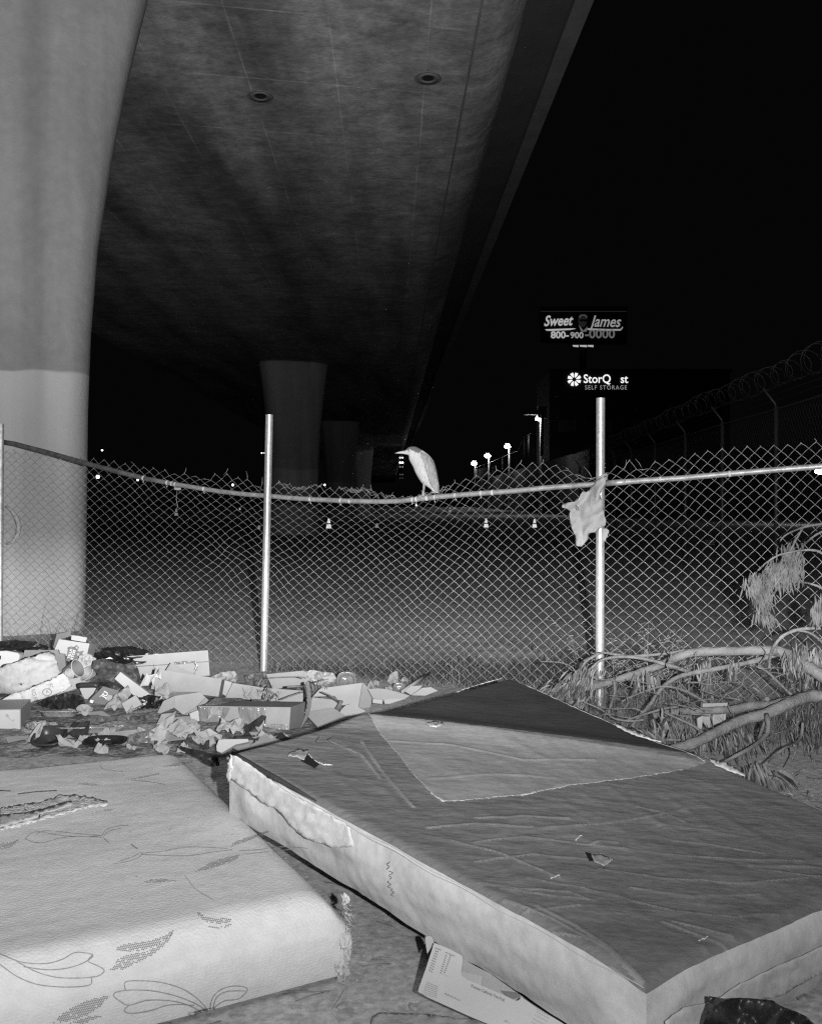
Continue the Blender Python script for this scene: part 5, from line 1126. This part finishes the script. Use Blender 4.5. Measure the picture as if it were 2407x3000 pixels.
for i in range(NSt+1):
    t = i/NSt; ring = []
    for j in range(NA):
        a = 2*math.pi*j/NA; wv = .5-.5*math.cos(a); ring.append(hpt(t, wv, -1 if math.sin(a) >= 0 else 1))
    k_ = 1.0
    rings.append(ring)
b = MB(); b.loft(rings, 0, True, True)
cnt = 0
for i in range(NSt):
    for j in range(NA):
        t = (i+.5)/NSt; a = 2*math.pi*(j+.5)/NA; wv = .5-.5*math.cos(a); st = t*(len(ST)-1); nz_ = .04*N3((st*3, j*.6, 0), 1, 2)
        m_ = 0
        if st < 4.6: m_ = 3 if (wv > .62 and 2.5 < st) else 0
        elif st < 10.6:
            lim = .60+nz_ if 5.8 < st < 9.6 else (.60+(st-9.6)*.09+nz_ if st >= 9.6 else .97-(st-4.6)*.2)
            if wv > lim: m_ = 2
        b.m[i*NA+j] = m_
body = b.build('body', [M['plume'], M['wingm'], M['cap'], M['bill']], heron); fixn(body)
for sd in (-1, 1):
    b = MB(); rows_ = []
    for i in range(41):
        f = i/40; st = 10.6+f*9.0; t = st/(len(ST)-1)
        lo = lerp_tab([(10.6, .80), (11.3, .62), (12.3, .55), (13.5, .50), (14.5, .50), (15.5, .46), (16.5, .36), (17.5, .30), (18.5, .3), (19.6, .45)], st)+.012*math.sin(st*9)
        hi = lerp_tab([(10.6, .86), (12, .93), (14, .97), (17, .985), (19.6, .95)], st)
        rows_.append([hpt(t, lo+(hi-lo)*k/10, sd, .0035*math.sin(math.pi*min(1, k/10*.9+.12))+.002*math.sin(f*50+k), 1.03) for k in range(11)])
    b.loft(rows_, 0, False, True, False); o = b.build('wing', M['wingm'], heron); s_ = o.modifiers.new('t', 'SOLIDIFY'); s_.thickness = .003; s_.offset = 0
    # long flight feather edge
    b = MB(); b.tube([hpt(st/(len(ST)-1), lerp_tab([(13, .5), (15.5, .46), (17.5, .30), (19, .34)], st), sd, .005, 1.04) for st in [13+.25*k for k in range(25)]], .0016, 5); b.build('wing_edge', M['cap'], heron)
    ec = W(*bx(607, 335), DB)+Vector((0, sd*(70*sz), 0)); b = MB()
    b.tube([ec+Vector((.0105*math.cos(a), sd*.002, .0105*math.sin(a))) for a in [k*math.pi/8 for k in range(17)]], .0032, 5, caps=False); b.build('eye_ring', M['cap'], heron)
    bm = bmesh.new(); bmesh.ops.create_uvsphere(bm, u_segments=14, v_segments=10, radius=.009); b = MB(); b.add([ec+Vector((v.co.x, v.co.y*.6, v.co.z)) for v in bm.verts], [tuple(v.index for v in f.verts) for f in bm.faces], 0, True); bm.free(); b.build('eye', mat('pale_wet_eye', .5, .08, .2, 300, coat=1) if sd < 0 else bpy.data.materials['pale_wet_eye'], heron)
    ox = 0 if sd < 0 else 14
    hip = W(*bx(960+ox, 1215), DB)+Vector((0, sd*.02, 0)); foot = FW(812.1+.0831*(925+ox*2), 0, .052); foot.z = FW(812.1+.0831*925, rv(888), .052).z+.0225; foot.y += sd*.012
    kn = hip.lerp(foot, .42)+Vector((.002, 0, 0)); b = MB(); b.tube([hip+Vector((.004, 0, .03)), hip, kn, hip.lerp(foot, .5), foot], [.014, .008, .006, .0052, .006], 8)
    for ax_, ln in ((-1, .034), (-.55, .036), (.8, .026)):
        q = foot; b.tube([q, q+Vector((ax_*ln*.5, -.010 if ax_ != .8 else .004, .002)), q+Vector((ax_*ln, -.022 if ax_ != .8 else .006, -.010)), q+Vector((ax_*ln*1.15, -.026 if ax_ != .8 else .008, -.02))], [.0045, .0036, .003, .001], 6)
    b.build('leg', M['legm'], heron)

# ------------------------------------------------------------------ rag tied on the right post
a8 = lambda l: [(1150+x*.3353, 826.5+y*.3353) for x, y in l]
rag = empty('rag', FW(1240, 1150), 'pale torn cloth rag tied round the right fence post', 'rag')
M['ragm'] = mat('pale_torn_cloth', .36, .95, .1, 10, .25, 60, spec=.1)
def ragpos(u, v):
    dd = fd(u, -.05); k = (u-1262)/80
    dd += .05*ridge((u/42+v/90, v/60, 0), 1, 4)+.035*ridge((u/16+v/50, v/40, 0), 1, 7)-.02
    return W(u, v, min(dd, fd(u, -.036)))
sheet('cloth', a8([(355, 528), (370, 535), (372, 580), (350, 600), (338, 640), (352, 700), (362, 770), (374, 800), (370, 835), (340, 850), (312, 872), (268, 885), (262, 920), (240, 945), (222, 968), (182, 962), (182, 905), (160, 855), (148, 810), (144, 760), (150, 745), (128, 730), (98, 722), (100, 705), (130, 692), (178, 686), (200, 670), (214, 640), (228, 622), (248, 626), (270, 618), (276, 598), (300, 575), (318, 548)]), ragpos, M['ragm'], 3.5, rag, .0025, .35)
sheet('loose_end', a8([(330, 866), (350, 858), (376, 852), (392, 866), (384, 905), (372, 915), (374, 930), (356, 938), (345, 905)]), lambda u, v: W(u, v, fd(u, -.02)+.015*ridge((u/8, v/9, 0), 1, 3)), M['ragm'], 4, rag, .002)
b = MB(); p0 = FW(1265, 1012); b.tube([p0+Vector((.039*math.cos(a), .039*math.sin(a), .045*math.sin(a+2.4))) for a in [k*.35 for k in range(19)]], [.011+.003*math.sin(k*2) for k in range(19)], 8, caps=False); b.build('knot', M['ragm'], rag)
b = MB(); b.tube([ragpos(*p)+Vector((0, -.004, 0)) for p in a8([(182, 708), (196, 722), (204, 740), (188, 735), (182, 720)])], .0035, 5); b.build('tear', M['ink_dark'], rag)

# ------------------------------------------------------------------ security fence with razor coil (far right)
def z7(x, y): return (934.3+.4599*x, 610.9+.4599*y)
sec = empty('security_fence', (6.1, 18, 0), 'tall dim chain link fence topped with coiled razor wire, receding at right', 'fence')
def sx(y): return lerp_tab([(5, 4.9), (12, 5.62), (15.1, 5.82), (18.1, 5.93), (21.3, 6.15), (25, 6.42), (28.3, 6.56), (60, 8.6)], y)
M['secm'] = mat('dull_fence_steel', .07, .5, .15, 20, metal=.4)
ps = [8.8, 11.95, 15.15, 18.1, 21.3, 25, 28.3, 31.6, 35, 38.4, 41.8]
for y in ps:
    b = MB(); b.tube([(sx(y), y, 0), (sx(y), y, 3.0)], .035, 10); b.build('post', M['secm'], sec)
    b = MB(); b.tube([(sx(y), y, 2.99), (sx(y)-.02, y, 3.06), (sx(y)-.21, y, 3.30)], .018, 8); b.build('outrigger_arm', M['secm'], sec)
b = MB(); b.tube([(sx(y), y, 2.97) for y in ps], .014, 6); b.build('top_rail', M['secm'], sec)
b = MB()
for k in range(3): b.tube([(sx(y)-.05-.07*k, y, 3.09+.08*k) for y in ps], .003, 4)
b.build('barbed_wire', M['secm'], sec)
b = MB(); pts = []; y = 8.8; th = 0
while y < 42:
    th += .42; y += .024; rr = .18*(1+.12*math.sin(y*2.1)); pts.append(Vector((sx(y)-.22+rr*math.cos(th), y+.10*math.sin(th*.5), 3.42+rr*math.sin(th))))
b.tube(pts, .0032, 4, caps=False)
for i in range(0, len(pts), 5):
    p = pts[i]; b.add([p+Vector((0, 0, -.006)), p+Vector((.022, .004, 0)), p+Vector((0, 0, .006)), p+Vector((-.022, -.004, 0))], [(0, 1, 2, 3)])
b.build('razor_coil', mat('razor_wire_steel', .07, .45, .5, 9, metal=.5), sec)
b = MB(); cw = .12
for k in range(int((30-12)/cw)):
    y0 = 12+k*cw; pts = []
    for r_ in range(0, 43): pts.append((sx(y0)+.01, y0+(cw/2 if r_ % 2 else 0)*1.0, .05+r_*.069))
    b.tube(pts, .0011, 3, caps=False); b.tube([(p[0], y0+cw-(p[1]-y0), p[2]) for p in pts], .0011, 3, caps=False)
b.build('wire_mesh', M['secm'], sec)

# ------------------------------------------------------------------ far lamps, wall, signs, cones
M['lamp_on'] = emit('lit_lamp_glass', 60); M['pole'] = mat('pole_steel', .25, .6, .1, 5, metal=.3)
wallp = [(12.6, 96), (14.4, 140), (14.6, 180), (14.9, 240)]
b = MB(); b.prism([(16.5, 88, 0), (60, 88, 0), (60, 300, 0), (15.5, 300, 0)], (0, 0, 6.3)); o = b.build('embankment', M['conc_dark']); tag(o, kind='structure')
wf = empty('boundary_fence', (15.5, 90, 6.3), 'row of lit fence posts on the embankment under the street lamps', 'fence')
for i, (u, vt, vb, d) in enumerate(((1124, 908, 953, 92), (1112, 915, 960, 100), (1103, 919, 962, 106), (1090, 948, 975, 122), (1079, 951, 982, 132), (1067, 957, 988, 143), (1057, 962, 990, 152), (1043, 968, 992, 165), (1033, 972, 994, 175), (1019, 978, 996, 188), (1006, 980, 1001, 205), (1000, 984, 1004, 215))):
    b = MB(); p1 = W(u, vt, d); p0 = W(u, vb, d); b.tube([p0, p1], .12, 8); b.build('post', M['secm'], wf)
b = MB(); b.tube([W(*p) for p in ((1124, 910, 92), (1103, 921, 106), (1090, 949, 122), (1067, 958, 143), (1033, 973, 175), (1000, 985, 215))], .05, 5); b.build('rail', M['secm'], wf)
b = MB(); b.prism([W(998, 988, 215), W(1040, 982, 190), W(1040, 1003, 190), W(998, 1008, 215)], (.3, 2, 0)); o = b.build('retaining_wall', M['fascia']); tag(o, 'short pale lit wall at the foot of the farthest street lamp', 'wall')
for i, (u, v, d, en) in enumerate(((1133, 881.6, 98, 26), (1068, 940, 148, 20), (1026, 960, 179, 18), (997.6, 975.8, 215, 16))):
    p = W(u, v, d)
    e = empty('street_lamp', (p.x, p.y, 0), ['nearest and highest street lamp burning above the embankment, below the lit signs', 'second street lamp from the right in the receding lit row', 'third street lamp from the right in the receding lit row', 'farthest and lowest street lamp of the lit row'][i], 'street lamp', 'street lamps in a row')
    sc_ = d/148
    b = MB(); b.tube([(p.x+.25, p.y, 0), (p.x+.25, p.y, p.z+.5)], [.18, .10], 8); b.build('pole', M['pole'], e)
    b = MB(); b.box((p.x, p.y+.15, p.z+.42*sc_), (.6*sc_, .7, .08)); b.tube([(p.x+.25, p.y, p.z+.3), (p.x-.3, p.y, p.z+.5)], .06, 6); b.build('lamp_head', M['pole'], e)
    bm = bmesh.new(); bmesh.ops.create_uvsphere(bm, u_segments=16, v_segments=10, radius=.5); b = MB(); b.add([p+Vector((v.co.x*.95*sc_, v.co.y, v.co.z*.55*sc_)) for v in bm.verts], [tuple(v.index for v in f.verts) for f in bm.faces], 0, True); bm.free(); b.build('lamp_glass', M['lamp_on'], e)
    ld = bpy.data.lights.new('lamp_light', 'POINT'); ld.energy = en*38; ld.shadow_soft_size = .4; lo = bpy.data.objects.new('lamp_light', ld); COL.objects.link(lo); lo.parent = e; ld.energy = en*16; lo.location = (-.9, -1.2, p.z-.3)
# steel mast of stadium light beside nearest lamp
b = MB(); b.tube([W(1141, 900, 95), W(1140, 960, 95)], .16, 8); b.tube([W(1141, 871, 95), W(1141, 902, 95)], .14, 8); b.box(W(1120, 868, 96), (1.6, .3, .5)); b.box(W(1141, 868, 96), (.9, .3, 1.2)); o = b.build('sign_mast', M['conc_dark']); tag(o, 'dark mast with small panels beside the nearest street lamp', 'mast')
def glow(name, label, cat, u, v, d, r_, s_, group=None, sq=1.0):
    bm = bmesh.new(); bmesh.ops.create_uvsphere(bm, u_segments=12, v_segments=8, radius=1); b = MB(); rr = r_*d/F; p = W(u, v, d)
    b.add([p+Vector((x.co.x*rr*sq, x.co.y*rr, x.co.z*rr)) for x in bm.verts], [tuple(x.index for x in f.verts) for f in bm.faces], 0, True); bm.free()
    key = 'glow_%g' % s_; m = bpy.data.materials.get(key) or emit(key, s_); o = b.build(name, m); return tag(o, label, cat, group)
fe = empty('floodlight', W(1733, 992, 60), 'glaring floodlight at the right edge just under the fence rail', 'floodlight')
p = W(1726, 992, 60); b = MB(); b.box(p+Vector((.3, .2, .25)), (1.1, .3, .12)); b.tube([(p.x+.5, p.y+.3, 0), (p.x+.5, p.y+.3, p.z+.3)], .09, 8); b.build('housing', M['pole'], fe)
bm = bmesh.new(); bmesh.ops.create_uvsphere(bm, u_segments=16, v_segments=10, radius=.25); b = MB(); b.add([p+Vector((v.co.x*1.3, v.co.y, v.co.z*.7)) for v in bm.verts], [tuple(v.index for v in f.verts) for f in bm.faces], 0, True); bm.free(); b.build('lens', M['lamp_on'], fe)
GL = 'distant lights seen in the dark'
for (u, v, r_, s_, sq, lab) in ((1179, 930.6, 3.2, 8, 1.4, 'oval distant light below the storage sign'), (1200, 944.6, 2.0, 3, 1.3, 'small distant light right of the oval one'), (1135, 903, 2.0, 3, 1, 'small light on the mast under the nearest street lamp'),
        (215, 948, 2.2, 3, 1.3, 'distant light above the rail just right of the painted column'), (206, 1004, 4.2, 8, 1.1, 'brightest distant light below the rail beside the painted column'), (290, 1010.5, 2.6, 5, 1.1, 'distant light touching the rail left of the plastic tag'), (490, 1021, 2.9, 6, 1.1, 'distant light above the rail left of the middle post'),
        (551, 953.5, 1.8, 3, 1.1, 'distant light hugging the left side of the middle post'), (556, 953.5, 1.5, 1.5, 1, 'fainter twin of the light hugging the middle post'), (683.5, 1021, 2.6, 5, 1.1, 'distant light between the far columns just above the mesh'), (876, 1064, 2.0, 3, 1, 'distant light just under the heron on the rail'),
        (1523.5, 1029, 2.2, 3, 1, 'round distant light behind the right part of the mesh'), (1329, 1113.5, 2.5, 3, 1, 'round distant light right of the rag'), (1327, 1074.5, 2.2, 1.5, 1.6, 'flat distant light above the round one right of the rag'), (505, 1072, 2.0, .5, 1, 'dim distant light behind the mesh left of the middle post')):
    glow('distant_light', lab, 'light', u, v, 240 if v < 1055 else min(240, 1.3*F/(v-V0)), r_*.8, s_, GL, sq)
for k, (v, s_, sc_) in enumerate(((963.5, 2, 1.9), (974, 4, 2.3), (983, .35, 1.5), (999, .15, 1.4), (1006.6, .05, 1.4))):
    e = empty('signal_light', W(844.5, v, 105), ['topmost pair of signal lights left of the heron', 'brightest pair of signal lights, second from top, left of the heron', 'third pair down of dim signal lights left of the heron', 'fourth pair down of faint signal lights left of the heron', 'lowest and faintest pair of signal lights left of the heron'][k], 'signal light', 'stacked signal lights')
    for du in (-2.6, 2.6):
        bm = bmesh.new(); bmesh.ops.create_uvsphere(bm, u_segments=10, v_segments=8, radius=sc_*.15*.9); b = MB(); b.add([W(844.7+du, v, 105)+x.co*.35 for x in bm.verts], [tuple(x.index for x in f.verts) for f in bm.faces], 0, True); bm.free()
        key = 'signal_%d' % k; b.build('lens', bpy.data.materials.get(key) or emit(key, s_), e)
# storage tower and its sign
e = empty('storage_building', (34, 158, 0), 'unlit tall storage building carrying the lit rooftop sign', 'building')
M['bldg'] = mat('dark_building_render', .01, .9, .1, 2); b = MB(); b.box((38, 166, 11.5), (30, 16, 23)); b.build('wall', M['bldg'], e)
b = MB(); b.box((38, 158.2, 23.2), (30.6, 1, .5)); b.build('parapet', M['bldg'], e)
for k in range(5): b = MB(); b.box((26+k*6, 157.93, 14), (3, .1, 2)); b.build('window', M['dark_plastic'], e)
sgn = empty('storage_sign', W(1258, 812, 150), 'lit self storage sign with a pinwheel logo and missing letters', 'sign')
ps_ = Plane((1258, 800), 0, 0, 150); M['sgl'] = emit('lit_sign_letters', 1.0); M['sgl2'] = emit('dim_sign_letters', .3)
text('StorQ', ps_, (1228, 806), (1285, 806), M['sgl'], sgn, .1, 1.12, .012); text('st', ps_, (1306, 806), (1321.5, 806), M['sgl'], sgn, .1, 1.12, .012)
text('SELF STORAGE', ps_, (1231, 820), (1319, 820), M['sgl2'], sgn, .1, 1.15, 0, 0, 'lettering', 1.25)
b = MB()
for k in range(8):
    a = math.pi/4*k+math.pi/8; c_ = Vector((1208.6, 798.6)); dx, dy = math.cos(a), math.sin(a); tx, ty = -dy, dx
    q = [(c_.x+dx*4.5+tx*-.9, c_.y+dy*4.5+ty*-.9), (c_.x+dx*13.5-tx*3.9, c_.y+dy*13.5-ty*3.9), (c_.x+dx*14.5+tx*2.2, c_.y+dy*14.5+ty*2.2), (c_.x+dx*10+tx*3.0, c_.y+dy*10+ty*3.0), (c_.x+dx*4.5+tx*.9, c_.y+dy*4.5+ty*.9)]
    b = MB(); b.prism([ps_.hit(*z_, .1) for z_ in q], (0, .15, 0)); b.build('logo_petal', M['sgl'], sgn)
b = MB(); b.box(W(1258, 803, 150.3), (10.8, .2, 3.4)); b.build('sign_panel', M['bldg'], sgn)
# billboard
bb = empty('billboard', W(1228, 1055, 165), 'tall dark billboard with script lettering and a phone number', 'billboard')
pb_ = Plane((1228, 690), 0, 0, 160)
b = MB(); b.prism([W(*q, 160.1) for q in ((1136, 645), (1320, 645), (1320, 722), (1136, 722))], (0, .6, 0)); b.build('panel', mat('dark_billboard_face', .02, .8, .3, 3), bb)
b = MB(); b.tube([(W(1228, 740, 161).x, 161.5, 0), (W(1228, 740, 161).x, 161.5, 31)], .6, 14); b.build('support_pole', M['bldg'], bb)
b = MB(); b.prism([W(*q, 159.2) for q in ((1137, 723), (1319, 723), (1319, 725), (1137, 725))], (0, .8, 0)); b.build('catwalk', M['bldg'], bb)
E = {k: emit('billboard_glow_print_%s' % k, v) for k, v in dict(a=.42, b=.28, c=.12, d=.05, e=.015, f=.010).items()}  # print glows in steps, imitating lamps that light its left end
text('Sweet', pb_, (1145, 686), (1207, 684), E['a'], bb, .06, 1.28, .022, .35); text('James', pb_, (1239, 687), (1307, 688), E['b'], bb, .06, 1.25, .012, .35)
for pts_, k in (([(1147, 693), (1208, 691), (1212, 692), (1200, 694.5), (1160, 696.5), (1150, 696)], 'a'), ([(1236, 691), (1280, 692.5), (1306, 692.5), (1310, 687), (1311, 690), (1306, 696), (1280, 696), (1236, 694.5)], 'b')):
    b = MB(); b.prism([pb_.hit(*q, .06) for q in pts_], (0, .03, 0)); b.build('underline_swash', E[k], bb)
text('800-', pb_, (1159, 711.5), (1197, 711.5), E['a'], bb, .06, .95, .03); text('900', pb_, (1200, 711.5), (1228, 711.5), E['b'], bb, .06, .95, .03); text('-0000', pb_, (1231, 711.5), (1294, 711.5), E['c'], bb, .06, .95, .02)
b = MB(); b.tube([pb_.hit(1226, 678+y_, .05+.02) for y_ in (-14, -11, -6, 0, 5, 10)], [.15, .55, .72, .72, .6, .3], 18); b.build('portrait_head', E['f'], bb)
b = MB(); b.prism([pb_.hit(*q, .8) for q in ((1218, 674), (1235, 674), (1234, 678.5), (1228, 678.5), (1226.5, 676), (1225, 678.5), (1219, 678.5))], (0, .02, 0)); b.build('portrait_glasses', M['black'], bb)
b = MB(); b.prism([pb_.hit(*q, .5) for q in ((1217, 685), (1227, 697), (1235, 688), (1233, 699), (1222, 699))], (0, .05, 0)); b.build('portrait_collar', E['c'], bb)
b = MB(); b.prism([pb_.hit(*q, .5) for q in ((1217, 667), (1221, 663), (1231, 663), (1235, 667), (1234, 671), (1218, 671))], (0, .02, 0)); b.build('portrait_hair', E['d'], bb)
b = MB(); b.prism([pb_.hit(*q, .05) for q in ((1138, 654.5), (1318, 654.5), (1318, 656), (1138, 656))], (0, .02, 0)); b.build('face_trim', E['e'], bb)
for (x0, x1) in ((1204.5, 1217), (1219, 1235), (1236, 1248.5)): b = MB(); b.prism([pb_.hit(*q, .2) for q in ((x0, 726), (x1, 726.5), (x1, 731), (x0+1.5, 730))], (0, .05, 0)); b.build('name_plate', E['a'], bb)
# traffic cones: reflective collars glow by themselves to imitate the returned flash
M['cone'] = mat('cone_rubber', .10, .8, .1, 5); M['collar_glow'] = emit('glowing_reflective_collar', .75); M['dim_collar_glow'] = emit('dim_glowing_reflective_collar', .18)
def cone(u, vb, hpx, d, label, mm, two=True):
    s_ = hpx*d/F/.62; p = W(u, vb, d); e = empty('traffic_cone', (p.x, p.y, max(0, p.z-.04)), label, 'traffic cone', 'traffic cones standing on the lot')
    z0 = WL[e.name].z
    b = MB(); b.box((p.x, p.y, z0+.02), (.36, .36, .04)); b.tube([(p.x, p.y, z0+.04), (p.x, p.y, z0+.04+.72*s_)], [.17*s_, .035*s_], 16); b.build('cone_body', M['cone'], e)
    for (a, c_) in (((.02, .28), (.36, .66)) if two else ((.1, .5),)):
        b = MB(); f0, f1 = a/.72, c_/.72; b.tube([(p.x, p.y, z0+.04+a*s_), (p.x, p.y, z0+.04+c_*s_)], [.185*s_*(1-f0*.8), .185*s_*(1-f1*.8)], 16); b.build('glowing_reflective_collar', mm, e)
cone(692, 1113, 20, 50, 'bright striped traffic cone right of the middle post', M['collar_glow']); cone(1023, 1111, 18, 52, 'striped traffic cone below the third street lamp', M['collar_glow']); cone(1125, 1112, 17, 52, 'striped traffic cone left of the rag, nearest to it', M['collar_glow'])
cone(793.5, 1114, 14, 50, 'small dim traffic cone between the two brighter ones', M['dim_collar_glow'], False); cone(947, 1079, 11, 110, 'far small traffic cone right of the heron', M['dim_collar_glow']); cone(371, 1086, 14, 85, 'dim striped traffic cone behind the left part of the mesh', M['dim_collar_glow']); cone(545, 1117, 12, 48, 'faint traffic cone just left of the middle post', M['dim_collar_glow'], False)
e = empty('parked_trailer', W(1497, 1147, 33), 'small low sign board with faint pale lettering far behind the fence at right', 'sign')
for (x0, y0, x1, y1) in ((1484, 1137, 1489, 1139), (1487, 1141, 1506, 1142.5), (1489, 1138, 1506, 1139), (1488, 1145, 1506, 1147), (1486, 1140, 1488, 1147)):
    b = MB(); b.prism([W(x0, y0, 32), W(x1, y0, 32), W(x1, y1, 32), W(x0, y1, 32)], (0, .03, 0)); b.build('pale_bar', M['white_card'], e)
b = MB(); b.box(W(1496, 1144, 32.1)+Vector((0, 0, -.1)), (.45, .04, .3)); b.build('board', M['dark_plastic'], e)
